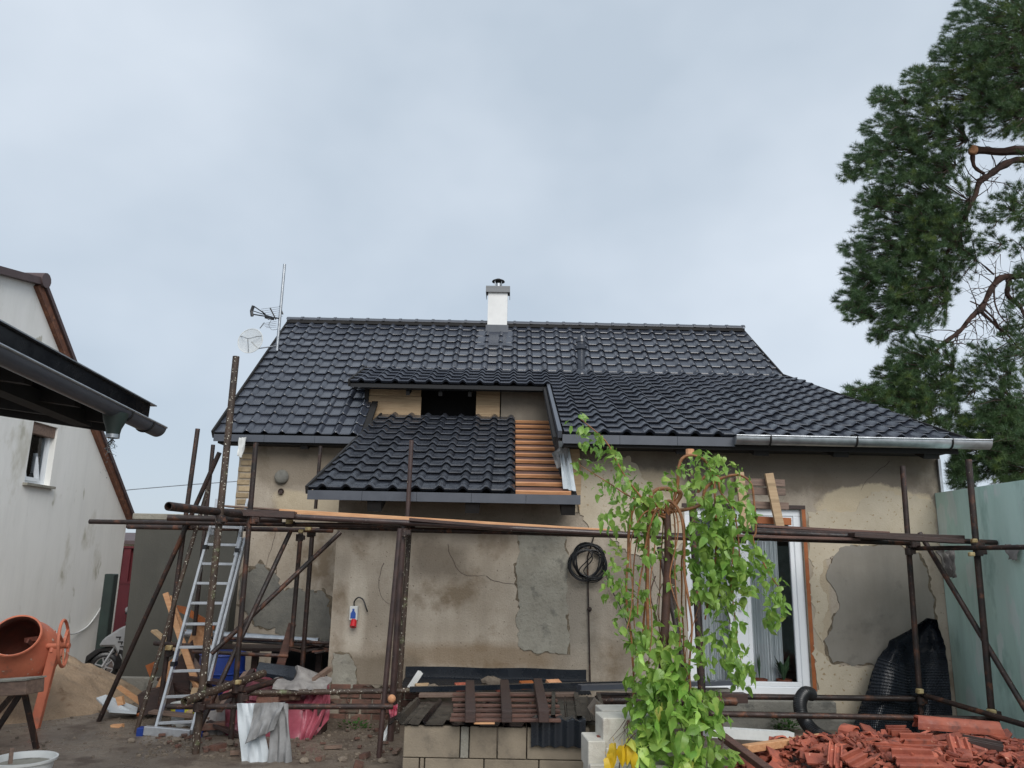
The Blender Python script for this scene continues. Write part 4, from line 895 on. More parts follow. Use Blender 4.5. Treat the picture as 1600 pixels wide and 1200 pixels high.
B().tube([lt_+Vector((-.14, 0, .02)), lt_+Vector((.16, 0, .03))], .03, 10).build('axle', 'orange', mx_, smooth=True)
B().beam(lt_+Vector((-.02, -.03, .0)), mc+a1*.36*(1 if a1.x > 0 else -1)-ax*.08, .03, .08).build('yoke', 'orange', mx_, bevel=.004)
hc = at(99, 1005, 9.1); wa = Vector((1, .32, .12)).normalized(); wx, wy = frame(wa)
B().tube([hc+(wx*math.cos(k*.19635)+wy*math.sin(k*.19635))*.25 for k in range(33)], .017, 8, False).build('handwheel', 'orange', mx_, smooth=True)
b = B()
for k in range(3): q_ = k*2.094+.5; b.beam(hc, hc+(wx*math.cos(q_)+wy*math.sin(q_))*.25, .03, .015)
b.lathe([(0, -.05), (.05, -.05), (.05, .03), (0, .03)], hc, wa, 14); b.build('wheel_spokes', 'orange', mx_)

# trestle table in front of mixer
tt = thing('trestle', 'grey splashed trestle with rusty splayed legs in front of the mixer', 'trestle', at(20, 1160, 8.2))
a_, c_ = at(-60, 1079, 8.25), at(55, 1072, 8.0)
B().beam(a_, c_, .22, .13).build('box', 'wood_old', tt, bevel=.006)
B().beam(a_+Vector((0, 0, .075)), c_+Vector((0, 0, .075)), .24, .015).build('lip', 'cement_light', tt)
B().beam(at(38, 1082, 8.1), atz(57, 1170, 0), .05, .03, Vector((0, 1, 0))).build('leg', 'rust', tt)
B().beam(at(33, 1082, 8.2), at(-5, 1140, 8.3), .05, .03, Vector((0, 1, 0))).build('leg', 'rust', tt)
B().beam(at(25, 1080, 8.2), at(-10, 1120, 8.6), .05, .03, Vector((0, 1, 0))).build('leg', 'rust', tt)
# white tub
tb = atz(38, 1215, 0); t = thing('mortar_tub', 'round white plastic tub with a stick in it at the lower left', 'tub', tb)
zt2 = at(38, 1182, tb.y).z; zt2 = .20
tb2 = atz(38, 1184, zt2); tb = Vector((tb2.x, tb2.y, 0)); t.location = tb
B().lathe([(0, .0), (.20, 0), (.235, zt2-.02), (.255, zt2-.02), (.258, zt2), (.24, zt2), (.195, .03), (0, .03)], tb, n=36).build('tub_body', 'whitep', t, smooth=True)
B().lathe([(0, zt2-.05), (.22, zt2-.05)], tb, n=24).build('contents', 'cement_light', t)
B().beam(tb+Vector((-.11, 0, .08)), tb+Vector((-.13, .02, zt2+.07)), .03, .02).build('stick', 'wood_old', t)

# scooter -----------------------------------------------------------------
wc = at(163, 1041, 12.5); s_ = thing('scooter', 'silver and black scooter parked in the gap by the grey wall', 'scooter', (wc.x+.3, 12.6, 0))
wax = Vector((.35, -1, 0)).normalized(); hd = Vector((1, .35, 0)).normalized()
B().lathe([(.14, -.05), (.17, -.055), (.205, -.035), (.215, 0), (.205, .035), (.17, .055), (.14, .05)], wc, wax, 28).build('tyre', 'rubber', s_, smooth=True)
b = B().lathe([(.125, -.03), (.145, -.03), (.145, .03), (.125, .03), (.125, -.03)], wc, wax, 24); x_, y_ = frame(wax)
for k in range(6): q_ = k*math.pi/3+.3; b.beam(wc+wax*.03, wc+wax*.03+(x_*math.cos(q_)+y_*math.sin(q_))*.135, .03, .015)
b.lathe([(0, .05), (.035, .05), (.04, -.05), (0, -.05)], wc, wax, 12); b.build('rim', 'alu', s_)
q3 = lambda dx_, dz_, dy_=0: wc+hd*dx_+Vector((0, dy_, dz_))
b = B(); b.prism([q3(-.25, .02, -.07), q3(-.24, .16, -.07), q3(-.12, .26, -.07), q3(.10, .30, -.07), q3(.22, .22, -.07), q3(.12, .23, -.07), q3(-.06, .215, -.07), q3(-.19, .10, -.07)], (0, .14, 0)); b.build('mudguard', 'rubber', s_, bevel=.01)
B().tube([q3(.0, 0, -.07), q3(.2, .42, -.05)], .022, 8).tube([q3(.0, 0, .07), q3(.2, .42, .07)], .022, 8).build('fork', 'alu', s_, smooth=True)
B().prism([q3(-.06, .30, -.16), q3(.0, .42, -.16), q3(.22, .58, -.16), q3(.36, .64, -.16), q3(.50, .30, -.16), q3(.48, .02, -.16), q3(.38, -.02, -.16), q3(.26, .12, -.16), q3(.16, .30, -.16)], (0, .34, 0)).build('front_fairing', 'silver', s_, bevel=.03)
B().prism([q3(.20, .0, -.13), q3(.26, .20, -.165), q3(.38, -.08, -.165), q3(1.3, -.1, -.13), q3(1.3, .1, -.13), q3(.42, .05, -.13)], (0, .28, 0)).build('leg_shield', 'rubber', s_, bevel=.02)
B().prism([q3(.9, .1, -.13), q3(1.5, .25, -.13), q3(1.5, .45, -.13), q3(.85, .42, -.13)], (0, .28, 0)).build('seat', 'rubber', s_, bevel=.03)
B().tube([q3(.24, .62), q3(.34, .82)], .03, 8).tube([q3(.34, .80, -.3), q3(.30, .86, 0), q3(.34, .80, .3)], .018, 8).build('handlebar', 'rubber', s_, smooth=True)
B().sphere(q3(.33, .84, -.12), .10, (1, .6, .6)).build('headlamp_cowl', 'silver', s_, smooth=True)
B().lathe([(0, .02), (.06, .015), (.07, 0), (0, -.01)], q3(.42, .98, -.25), Vector((.2, -1, 0)), 14).tube([q3(.42, .98, -.24), q3(.36, .84, -.22)], .008, 6).build('mirror', 'rubber', s_, smooth=True)
rc_ = q3(1.35, 0); B().lathe([(0, -.05), (.17, -.055), (.205, -.035), (.215, 0), (.205, .035), (.17, .055), (0, .05)], rc_, wax, 24).build('tyre', 'rubber', s_, smooth=True)
b = B()
for k in range(5):   # the lettering down the fairing's edge, illegible in the picture: short black strokes
    o = q3(.22+.035*k, .44-.07*k, -.168); b.obox(o, hd, Vector((0, 1, 0)), Vector((0, 0, 1)), .07, .004, .018); b.obox(o+Vector((.02, 0, -.015)), hd, Vector((0, 1, 0)), Vector((0, 0, 1)), .016, .004, .045)
b.build('fairing_print', 'text', s_)

# offcuts and boards behind the ladder
def board(pix, Ya, mat, label, th=.02, cat='board', lean=0.0):
    P_ = [at(px, py, Ya+lean*(1100-py)/200) for px, py in pix]; n_ = (P_[1]-P_[0]).cross(P_[2]-P_[0]).normalized(); 
    return solo(B().prism(P_, n_*th), 'board', mat, label, cat, 'timber offcuts behind the ladder')
board([(254, 928), (262, 925), (313, 1072), (304, 1080)], 9.7, 'wood_new', 'long pale plank leaning upright behind the left ladder rail', .03, lean=.3)
board([(262, 934), (267, 930), (290, 985), (284, 990)], 9.85, 'wood_new', 'shorter pale strip beside the top of the leaning plank', .03, lean=.3)
board([(276, 946), (288, 948), (335, 975), (334, 984), (280, 956)], 10.4, 'wood_orange', 'brown edge strip crossing behind the ladder and mottled pole', .03)
board([(308, 966), (332, 978), (330, 1010), (292, 1008)], 10.5, 'wood_osb', 'chipboard piece under the brown strip behind the ladder', .02)
board([(232, 1098), (262, 1035), (275, 1025), (272, 1080), (240, 1105)], 9.9, 'wood_osb', 'large orange chipboard sheet leaning low behind the ladder foot', .02)
board([(181, 1075), (186, 1071), (226, 1098), (222, 1105)], 10.1, 'wood_new', 'orange timber length sloping down to the chipboard sheet', .04)
board([(227, 1040), (243, 1033), (246, 1045), (237, 1066)], 10.2, 'wood_orange', 'small brown board corner against the grey wall', .02)
board([(270, 1040), (300, 1000), (304, 1020), (290, 1110), (262, 1105)], 9.85, 'wood_dark', 'dark brown panel behind the lower ladder rungs', .02)
board([(180, 1090), (190, 1088), (193, 1101), (184, 1103)], 9.8, 'wood_new', 'short orange offcut on the ground by the brace foot', .05)
board([(172, 1133), (190, 1132), (191, 1140), (174, 1141)], 9.3, 'wood_new', 'little square block of wood lying on the mud', .06)
b = B().prism([at(150, 1093, 9.9), at(165, 1088, 9.9), at(178, 1100, 10), at(215, 1108, 10), at(213, 1116, 9.7), at(170, 1113, 9.6)], (0, 0, .02)); solo(b, 'plastic_sheet', 'sheetw', 'crumpled silver sheet on the ground beyond the brace foot', 'sheet')
random.seed(77)
for (a_, c_, Ya, Yc, w_, h_, mt_, lb) in (
 ((300, 1058), (372, 1072), 9.8, 9.6, .14, .04, 'wood_dark', 'dark flat board bridging the barrel and the red heap'),
 ((330, 1098), (300, 1060), 9.5, 9.8, .05, .04, 'wood_new', 'fresh lath leaning between ladder and blue barrel'),
 ((400, 1062), (470, 1075), 9.3, 9.2, .08, .03, 'wood_red', 'brown board end lying over the red heap below the tray'),
 ((490, 1128), (520, 1098), 9.4, 9.6, .07, .04, 'wood_dark', 'dark lath standing at the annex corner beside the heap'),
 ((530, 1160), (480, 1178), 9.2, 8.9, .06, .03, 'wood_red', 'brown lath lying across the concrete slab edge'),
 ((236, 1112), (330, 1122), 9.3, 9.2, .12, .03, 'wood_old', 'grey board lying flat behind the ladder stabiliser'),
 ((250, 1060), (330, 1100), 10.0, 9.7, .10, .04, 'wood_dark', 'dark plank sloping down behind the middle ladder rungs'),
 ((300, 1030), (345, 1105), 10.0, 9.6, .08, .04, 'wood_old', 'grey stick leaning on the blue barrel'),
 ((215, 1118), (250, 1100), 9.7, 9.9, .06, .03, 'wood_orange', 'thin orange stick on the mud between the two left braces'),
 ((305, 1075), (292, 1130), 9.5, 9.3, .07, .03, 'wood_tan', 'tan lath standing just right of the lower ladder'),
 ((325, 1128), (400, 1160), 9.0, 8.9, .09, .035, 'wood_dark', 'dark plank in the mud running under the tarp heap'),
 ((505, 1130), (440, 1175), 9.3, 8.9, .07, .04, 'wood_old', 'old grey lath lying right of the tarp heap'),
 ((240, 985), (312, 1045), 10.4, 10.2, .10, .03, 'wood_tan', 'pale rough board crossing behind the left ladder rail'),
 ((198, 1108), (238, 1112), 10.0, 10.0, .16, .03, 'wood_dark', 'dark board end lying past the silver sheet')):
    solo(B().beam(at(*a_, Ya), at(*c_, Yc), w_, h_), 'board', mt_, lb, 'board', 'timber offcuts behind the ladder', bevel=.003)
b = cloth_grid([at(322, 1112, 9.3), at(352, 1108, 9.3)], [at(318, 1150, 9.0), at(350, 1160, 9.0)], 10, 10, .06, seed=21); solo(b, 'rag', 'cloth', 'dirty grey rag heaped at the left foot of the red tarp', 'rag', smooth=True)
p = at(250, 1090, 9.9); b = B().obox(p, Vector((.9, .2, .3)).normalized(), Vector((-.2, 1, 0)).normalized(), Vector((-.3, 0, 1)).normalized(), .4, .3, .25); solo(b, 'box', 'wood_dark', 'dark open box tipped among the boards behind the ladder', 'box')
# blue barrel
p = at(340, 1112, 10.2); p.z = 0; t = thing('barrel', 'blue plastic barrel standing behind the ladder', 'barrel', p)
zt3 = at(340, 1018, 10.2).z; k_ = zt3/.9
B().lathe([(0, 0), (.25, 0), (.28, .04), (.28, .28*k_), (.295, .30*k_), (.28, .32*k_), (.28, .58*k_), (.295, .60*k_), (.28, .62*k_), (.27, .86*k_), (.23, .9*k_), (0, .9*k_)], p, n=32).build('barrel_body', 'blue', t, smooth=True)
B().tube([p+Vector((math.cos(k*.2618)*.275, math.sin(k*.2618)*.275, .87*k_)) for k in range(25)], .012, 6).build('hoop', 'blue', t, smooth=True)
# galvanised duct lying
a_, c_ = at(290, 990, 10.6), at(497, 1004, 10.6); b = B().tube([a_, c_], .062, 18)
b = b.build('pipe_body', 'galv', None, smooth=True, loc=a_); tag(b, 'galvanised round duct lying across behind the scaffold', 'duct pipe'); b.name = 'duct_pipe'
for f_ in (.45, .8, .985): o = a_.lerp(c_, f_); B().tube([o, o+(c_-a_).normalized()*.03], .066, 18).build('duct_collar', 'galv', b, smooth=True)
# shelf of old tiles/junk against the left wall
t = thing('workbench', 'low dark bench with brown roof tiles stacked on it at the annex corner', 'bench', at(485, 1100, 10.7))
a_, c_ = at(300, 1019, 11.0), at(523, 1022, 11.0)
B().beam(at(300, 1012, 10.9), at(523, 1012, 10.9), .5, .04).build('top', 'wood_dark', t)
for px in (312, 400, 500): B().beam(at(px, 1016, 11.0), Vector((at(px, 1016, 11.0).x, 11.0, 0)), .08, .08, Vector((0, 1, 0))).build('leg', 'wood_dark', t)
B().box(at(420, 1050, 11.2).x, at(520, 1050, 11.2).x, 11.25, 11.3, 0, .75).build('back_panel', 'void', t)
t2 = thing('tile_stack', 'brown old roof tiles lying flat on the dark bench', 'tiles', at(490, 1010, 10.7)); random.seed(5)
for k in range(26):
    p = at(random.uniform(460, 518), random.uniform(1004, 1018), 10.6+random.uniform(-.1, .2)); a = Matrix.Rotation(random.uniform(-.4, .4), 3, 'Z') @ Matrix.Rotation(random.uniform(-.2, .2), 3, 'Y')
    B().obox(p, a.col[0], a.col[1], a.col[2], .26, .2, .02).build('old_tile', 'terra_dark' if k % 3 else 'brick', t2)
board([(431, 1040), (451, 973), (462, 976), (444, 1042)], 9.9, 'wood_red', 'brown plank standing slanted in front of the duct', .03)
# black plastic trough
a_ = [at(399, 1052, 9.3), at(405, 1037, 9.5), at(465, 1045, 9.5), at(459, 1062, 9.3)]
b = B().prism(a_, (0, .0, .02)).beam(a_[0], a_[3], .02, .035); solo(b, 'plastic_tray', 'membrane', 'black plastic tray lying on top of the red tarp pile', 'tray')
# red tarp pile
t = thing('tarp_heap', 'heap covered with pink red plastic tarp behind the low scaffold rail', 'tarpaulin', at(430, 1150, 9.3))
def surf(pts_top, pts_mid, pts_bot, mat, nm, seed, amp=.07):
    b = cloth_grid(pts_top, pts_mid, 28, 8, amp, seed=seed); c = cloth_grid(pts_mid, pts_bot, 28, 10, amp, seed=seed); b.add(c.v, c.f); return b.build(nm, mat, t, smooth=True)
surf([at(370, 1062, 9.9), at(400, 1045, 9.9), at(440, 1070, 9.9), at(514, 1062, 9.9)], [at(350, 1085, 9.5), at(395, 1095, 9.3), at(450, 1098, 9.2), at(516, 1085, 9.4)], [at(332, 1160, 9.3), at(390, 1168, 9.0), at(470, 1172, 8.9), at(515, 1125, 9.2)], 'tarp', 'tarp', 3, .1)
surf([at(350, 1130, 9.1), at(420, 1130, 9.1)], [at(350, 1150, 9.05), at(420, 1152, 9.05)], [at(352, 1172, 9.0), at(418, 1172, 9.0)], 'tarp_dark', 'tarp', 6, .04)
surf([at(478, 1085, 9.15), at(514, 1075, 9.3)], [at(474, 1110, 9.05), at(512, 1105, 9.2)], [at(468, 1170, 8.85), at(486, 1160, 8.9)], 'tarp', 'tarp', 9, .06)
B().obox(at(490, 1125, 9.25), U, Vector((0, 1, 0)), Vector((0, 0, 1)), .25, .3, .3).build('crate', 'wood_dark', t)
b = cloth_grid([at(432, 1050, 9.6), at(470, 1042, 9.6), at(520, 1060, 9.5)], [at(430, 1078, 9.1), at(470, 1080, 9.0), at(510, 1078, 9.1)], 20, 8, .12, seed=12); solo(b, 'rag_heap', 'cloth', 'crumpled beige grey rags on top of the red heap', 'rags', smooth=True)
for k, (px, py, Y, lab) in enumerate(((420, 1093, 9.0, 'red brick on the tarp heap just above the low rail'), (452, 1088, 9.1, 'orange brown brick on the tarp heap right of the first brick'), (333, 1134, 9.0, 'single orange brick on the ground between ladder foot and tarp'))):
    p = at(px, py, Y); solo(B().obox(p, Matrix.Rotation(.2*k, 3, 'Z').col[0], Matrix.Rotation(.2*k, 3, 'Z').col[1], Vector((0, 0, 1)), .24, .12, .07), 'brick', 'brick', lab, 'brick', 'loose bricks', bevel=.006)
for k, (a_, c_, mat, lab) in enumerate((((342, 1110), (385, 1052), 'wood_old', 'grey slat poking out of the red heap at its left'), ((352, 1105), (395, 1048), 'wood_dark', 'dark slat poking out of the red heap beside a grey one'), ((455, 1090), (515, 1045), 'wood_old', 'old beam end sloping out of the heap at the annex corner'), ((455, 1180), (485, 1172), 'yellowp', 'yellow stick on the ground beside the draped sheets'), ((466, 1184), (498, 1174), 'wood_orange', 'orange wooden stick on the ground right of a yellow one'))):
    solo(B().beam(at(*a_, 9.0 if k < 3 else 8.75), at(*c_, 9.6 if k < 3 else 8.9), .06, .05), 'slat', mat, lab, 'slat')
# draped sheets over the rail
dr = thing('draped_sheets', 'white foil and grey fleece hung over the low scaffold rail', 'sheet', at(410, 1190, 8.1))
cloth_grid([at(370, 1099, 8.05), at(404, 1099, 8.05)], [at(382, 1230, 7.95), at(432, 1230, 7.95)], 18, 24, .04, seed=3).build('foil', 'sheetw', dr, smooth=True)
cloth_grid([at(400, 1099, 7.98), at(446, 1097, 7.98)], [at(384, 1162, 7.9), at(428, 1140, 7.9)], 18, 18, .05, seed=8).build('fleece', 'fleece', dr, smooth=True)
cloth_grid([at(426, 1102, 8.0), at(450, 1099, 8.0)], [at(418, 1215, 7.95), at(457, 1213, 7.95)], 14, 20, .05, seed=5).build('fleece', 'fleece', dr, smooth=True)
cloth_grid([at(370, 1100, 8.1), at(446, 1097, 8.1)], [at(374, 1112, 8.35), at(448, 1110, 8.35)], 16, 4, .02, seed=5).build('fleece', 'fleece', dr, smooth=True)
# paint bucket with label
p = at(288, 1135, 9.5); p.z = 0; zt4 = at(288, 1098, 9.5).z; t = thing('paint_bucket', 'white bucket with yellow green label behind the ladder foot', 'bucket', p)
B().lathe([(0, 0), (.14, 0), (.165, zt4), (.175, zt4), (.175, zt4-.02), (.15, zt4-.01), (.13, .02), (0, .02)], p, n=28).build('bucket_body', 'whitep', t, smooth=True)
B().lathe([(.1625, zt4*.55), (.169, zt4*.92)], p, n=40).build('label_band', 'yellowp', t, smooth=True)
cz = zt4*.74; B().prism([p+Vector((x, -.174, cz+z)) for x, z in ((-.05, .05), (.05, .05), (.05, -.01), (0, -.06), (-.05, -.01))], (0, -.004, 0)).build('label_shield', 'bluep', t)
# slab, plank and weeds before the annex
random.seed(11)
b = B().prism([at(462, 1166, 8.9), at(480, 1142, 9.7), at(628, 1146, 9.7), at(625, 1166, 8.9)], (0, 0, -.10)); solo(b, 'concrete_slab', 'cement', 'broken grey concrete slab on the ground in front of the annex', 'slab', bevel=.01)
solo(B().beam(at(556, 1168, 9.2), at(628, 1168, 9.2), .35, .03), 'plank', 'wood_orange', 'orange brown board lying on the concrete slab by the scaffold poles', 'plank', bevel=.004)
for (px, py, Y, lab, s_) in ((548, 1150, 9.55, 'small green weed growing at the annex wall foot', 1), (1225, 1140, 9.7, 'low green weeds by the step under the glazed door', .8), (462, 1150, 9.3, 'tiny weed between the tarp heap and the slab', .6)):
    p = at(px, py, Y); b = B()
    for k in range(150):
        a_ = random.uniform(0, 6.28); e = random.uniform(.04, .17)*s_; o = p+Vector((math.cos(a_)*e*1.2, math.sin(a_)*e, random.uniform(-.02, .14)*s_)); d = Vector((math.cos(a_), math.sin(a_), random.uniform(-.2, .8)))*.035; s2 = Vector((-math.sin(a_), math.cos(a_), .3))*.014
        b.add([o, o+d*.6+s2, o+d*1.3, o+d*.6-s2], [(0, 1, 2, 3)])
    solo(b, 'weed', 'grass', lab, 'weed')
# ground debris (uncountable crumbs) and some countable stones
b = B()
for k in range(900):
    px = random.uniform(290, 640); Y = random.uniform(8.0, 9.9); x = (px-800)/1200*Y*1.04; r_ = random.choice((.007, .010, .014, .022))
    b.sphere((x, Y, gz(x, Y)+r_*.3), r_, (1, 1, .6), 5, 3, .5)
b.build('rubble_crumbs', 'stone', None, kind='stuff')
b = B()
for k in range(500):
    x = random.uniform(-7.0, -2.2); Y = random.uniform(8.0, 12.5); r_ = random.choice((.008, .012, .02)); b.sphere((x, Y, gz(x, Y)+r_*.3), r_, (1, 1, .6), 5, 3, .5)
b.build('gravel', 'stone', None, kind='stuff')
b = B()
for k in range(60):
    px = random.uniform(310, 640); Y = random.uniform(8.2, 9.7); x = (px-800)/1200*Y*1.04; a = Matrix.Rotation(random.uniform(0, 3), 3, 'Z') @ Matrix.Rotation(random.uniform(-.4, .4), 3, 'X'); r_ = random.uniform(.015, .035)
    b.obox((x, Y, .02), a.col[0], a.col[1], a.col[2], r_*2, r_*1.3, r_*.7)
b.build('brick_crumbs', 'brick', None, kind='stuff')
FR = [(358, 1165, 'stone', 'pale stone lump on the mud left of the draped sheets'), (340, 1172, 'brick_fragment', 'red brick piece near the mottled upright foot'), (475, 1192, 'stone', 'grey stone right of the draped sheets at the bottom edge'), (500, 1188, 'brick_fragment', 'red brick piece below the broken concrete slab'),
 (535, 1190, 'stone', 'flat grey stone below the middle of the concrete slab'), (570, 1184, 'brick_fragment', 'orange brick piece below the orange brown board'), (598, 1192, 'stone', 'pale stone between the two middle uprights at ground'), (520, 1172, 'wood_scrap', 'short brown wood scrap against the edge of the slab'),
 (318, 1150, 'wood_scrap', 'brown wood scrap by the right ladder foot'), (380, 1180, 'wood_scrap', 'dark wood scrap half under the draped white foil'), (275, 1160, 'stone', 'small grey stone in front of the ladder stabiliser'), (205, 1160, 'stone', 'lone stone on the open mud left of the ladder'),
 (620, 1178, 'wood_scrap', 'thin wood scrap left of the block wall corner'), (560, 1200, 'brick_fragment', 'dark red brick piece at the bottom edge before the annex')]
for (px, py, nm, lb) in FR:
    p = atz(px, py, 0); r_ = random.uniform(.04, .07); mt_ = {'stone': 'stone', 'brick_fragment': 'brick', 'wood_scrap': 'wood_old'}[nm]
    a = Matrix.Rotation(random.uniform(0, 3), 3, 'Z') @ Matrix.Rotation(random.uniform(-.3, .3), 3, 'X')
    if nm == 'stone': bb = B().sphere((p.x, p.y, r_*.4), r_, (1, .8, .6), 9, 7, .35)
    elif nm == 'wood_scrap': bb = B().obox((p.x, p.y, .03), a.col[0], a.col[1], a.col[2], r_*4, .05, .025)
    else: bb = B().obox((p.x, p.y, r_*.4), a.col[0], a.col[1], a.col[2], r_*2.2, r_*1.4, r_*.9)
    solo(bb, nm, mt_, lb, nm.replace('_', ' '))
# white strips near the middle upright
solo(B().beam(at(640, 1076, 9.3), at(657, 1050, 9.4), .05, .05), 'white_strip', 'whitep', 'short white plastic profile sticking up beside the black sheets', 'strip')
solo(B().beam(at(598, 1158, 8.9), at(610, 1133, 9.0), .05, .03), 'white_strip', 'whitep', 'white strip leaning at the foot of the middle uprights', 'strip')
b = cloth_grid([at(608, 1106, 8.7), at(622, 1100, 8.7)], [at(610, 1122, 8.7), at(620, 1117, 8.7)], 6, 6, .05, seed=4); solo(b, 'pink_rag', 'pink', 'small pink and white rag tied to the middle scaffold upright', 'rag', smooth=True)

# ================================================================== centre: block wall, sheets, pallet
zc = .56; ya = 6.9
bw = thing('block_wall', 'low wall of tan grey concrete blocks at the bottom centre', 'block wall', (0, ya, 0))
edges1 = [at(px, 1140, ya).x for px in (632, 718, 776, 822, 912)]; ww = [(632, 718), (719, 722), (723, 777), (778, 823), (824, 918)]
for (p0, p1) in ((631, 719), (720, 733), (734, 777), (778, 823), (824, 922)):
    B().box(at(p0, 1150, ya).x, at(p1, 1150, ya).x-.004, ya+random.uniform(0, .004), ya+.3, zc-.245, zc).build('block', 'blockc' if p1-p0 > 20 else 'cement_light', bw, bevel=.005)
for (p0, p1) in ((629, 655), (656, 663), (664, 756), (757, 842), (843, 925)):
    B().box(at(p0, 1190, ya).x, at(p1, 1190, ya).x-.004, ya+random.uniform(0, .004), ya+.3, zc-.50, zc-.252).build('block', 'blockc', bw, bevel=.005)
for k in range(4): B().box(-.85+k*.42, -.85+k*.42+.41, ya, ya+.3, zc-.75, zc-.507).build('block', 'blockc', bw, bevel=.005)
B().box(-.85, -.6, ya+.31, 8.1, -.05, zc-.03).box(.6, .8, ya+.31, 8.1, -.05, zc-.03).build('side_blocks', 'blockc', bw)
# black ribbed sheets on top
def ribbed(x0, x1, y0, y1, z, label, name='roof_sheet', curl=0, ang=0, rib=.22):
    b = B(); nx = 60; ny = 8; vs = []
    for j in range(ny+1):
        for i in range(nx+1):
            x = x0+(x1-x0)*i/nx; y = y0+(y1-y0)*j/ny; r_ = (x % rib)/rib; h = .04 if .72 < r_ < .93 else (.008 if .3 < r_ < .36 else 0)
            yy = y+(x-x0)*math.tan(ang); vs.append(Vector((x+(y-y0)*.06, yy, z+h+(curl*max(0, 1-(j/ny)*3)**2 * -1)+.004*noise.noise(Vector((x*3, y*3, 1))))))
    n = len(vs); w = nx+1; fs = [[j*w+i, j*w+i+1, (j+1)*w+i+1, (j+1)*w+i] for j in range(ny) for i in range(nx)]
    b.add(vs, fs); b.add([v-Vector((0, 0, .006)) for v in vs], [f[::-1] for f in fs])
    return solo(b, name, 'blacksheet', label, 'metal sheet', smooth=True)
ribbed(-.98, .55, ya-.02, 7.9, zc+.012, 'large black ribbed metal sheet lying under the wooden pallet')
ribbed(.36, .86, ya+.05, 8.1, zc+.055, 'narrow black ribbed sheet at the right of the pallet', ang=-.05)
x0, x1 = at(830, 1160, 6.8).x, at(916, 1160, 6.8).x
b = B(); vs = []; nx, ny = 40, 14
for j in range(ny+1):
    for i in range(nx+1):
        u = i/nx; v = j/ny; x = x0+(x1-x0)*u; s_ = v*.42
        y = 7.0-min(s_, .14); z = zc+.07-max(0, s_-.14)*.75; wv = .018*math.sin(u*math.pi*4.5)**2
        vs.append(Vector((x, y-wv*.8, z+wv)))
w = nx+1; fs = [[j*w+i, j*w+i+1, (j+1)*w+i+1, (j+1)*w+i] for j in range(ny) for i in range(nx)]
b.add(vs, fs); b.add([v+Vector((0, .008, -.004)) for v in vs], [f[::-1] for f in fs]); solo(b, 'roof_tile_sheet', 'membrane', 'short black tile sheet hanging over the right end of the block wall', 'metal sheet', smooth=True)
# pallet
pl = thing('pallet', 'broken brown wooden pallet on the black sheets', 'pallet', (-.2, 7.4, zc+.04))
pz = zc+.075
def onz(px, py, z): return atz(px, py, z)
rows = [(703, 876, 1124), (705, 878, 1117), (708, 875, 1109.5), (708, 874, 1102), (706, 871, 1093), (707, 868, 1085)]
for k, (p0, p1, y) in enumerate(rows):
    a_, c_ = onz(p0, y, pz), onz(p1, y+1.5, pz); B().beam(a_, c_, .055 if k % 2 else .07, .022).build('slat', 'wood_red', pl, bevel=.003)
for (xa, ya_, xb, yb) in ((734, 1070, 735, 1122), (788, 1069, 792, 1122), (840, 1067, 850, 1122)):
    a_, c_ = onz(xa, ya_, pz+.06), onz(xb, yb-2, pz+.06); B().beam(a_, c_, .085, .09).build('stringer', 'wood_dark', pl, bevel=.004)
solo(B().beam(onz(741, 1128, pz-.01)-Vector((0, .05, 0)), onz(773, 1128, pz-.01)-Vector((0, .05, 0)), .02, .012), 'wood_splinter', 'wood_new', 'bright orange splinter on the front edge of the pallet', 'splinter')
solo(B().beam(at(655, 1086, 8.1), at(900, 1085, 8.1), .10, .035), 'plank', 'wood_old', 'long wet brown plank lying across the back of the pallet', 'plank', bevel=.004)
solo(B().beam(at(640, 1077, 8.6), at(985, 1068, 8.9), .05, .05), 'drain_channel', 'membrane', 'long thin black channel lying behind the pallet', 'channel')
solo(B().beam(at(905, 1074, 8.6), at(1150, 1066, 9.3), .10, .05), 'drain_channel', 'trim', 'grey metal channel running from the black sheets toward the door', 'channel')
# dimpled membrane on the wall base with bits on it
b = B(); a0 = at(640, 1054, 9.93); vs = []; nx, ny = 120, 26; x0 = at(632, 1060, 9.9).x; x1 = at(917, 1060, 9.9).x
for j in range(ny+1):
    for i in range(nx+1):
        u, v = i/nx, j/ny; x = x0+(x1-x0)*u; s_ = v*.75
        z = .62-min(s_, .12)-max(0, s_-.12)*.12+.01*noise.noise(Vector((x*2, s_, 0))); y = WY-.03-max(0, s_-.12)*.95
        d = .010*(((i % 2)+(j % 2)) % 2) if j > 5 else 0; vs.append(Vector((x, y-d*.3, z+d)))
w = nx+1; fs = [[j*w+i, j*w+i+1, (j+1)*w+i+1, (j+1)*w+i] for j in range(ny) for i in range(nx)]
b.add(vs, fs); b.add([v+Vector((0, .01, -.006)) for v in vs], [f[::-1] for f in fs]); solo(b, 'dimple_membrane', 'membrane', 'black dimpled membrane strip along the foot of the tan wall', 'membrane')
B_ = [(768, 1066, 'stone', 'stone', 'pale crumpled lump on the black membrane', 'stone'), (823, 1070, 'wood_scrap', 'wood_orange', 'brown wooden wedge on the black membrane behind the pallet', 'wood scrap'), (865, 1068, 'wood_scrap', 'cut', 'small cream wood chip on the black membrane', 'wood scrap'), (785, 1074, 'tile_fragment', 'terra', 'red tile fragment on the black membrane', 'tile fragment'), (722, 1073, 'tile_fragment', 'terra', 'dull red shard on the black membrane left of the pallet boards', 'tile fragment'), (660, 1074, 'wood_scrap', 'wood_tan', 'tan chip at the left end of the black membrane', 'wood scrap'), (676, 1073, 'stone', 'stone', 'small beige stone near the left end of the membrane', 'stone')]
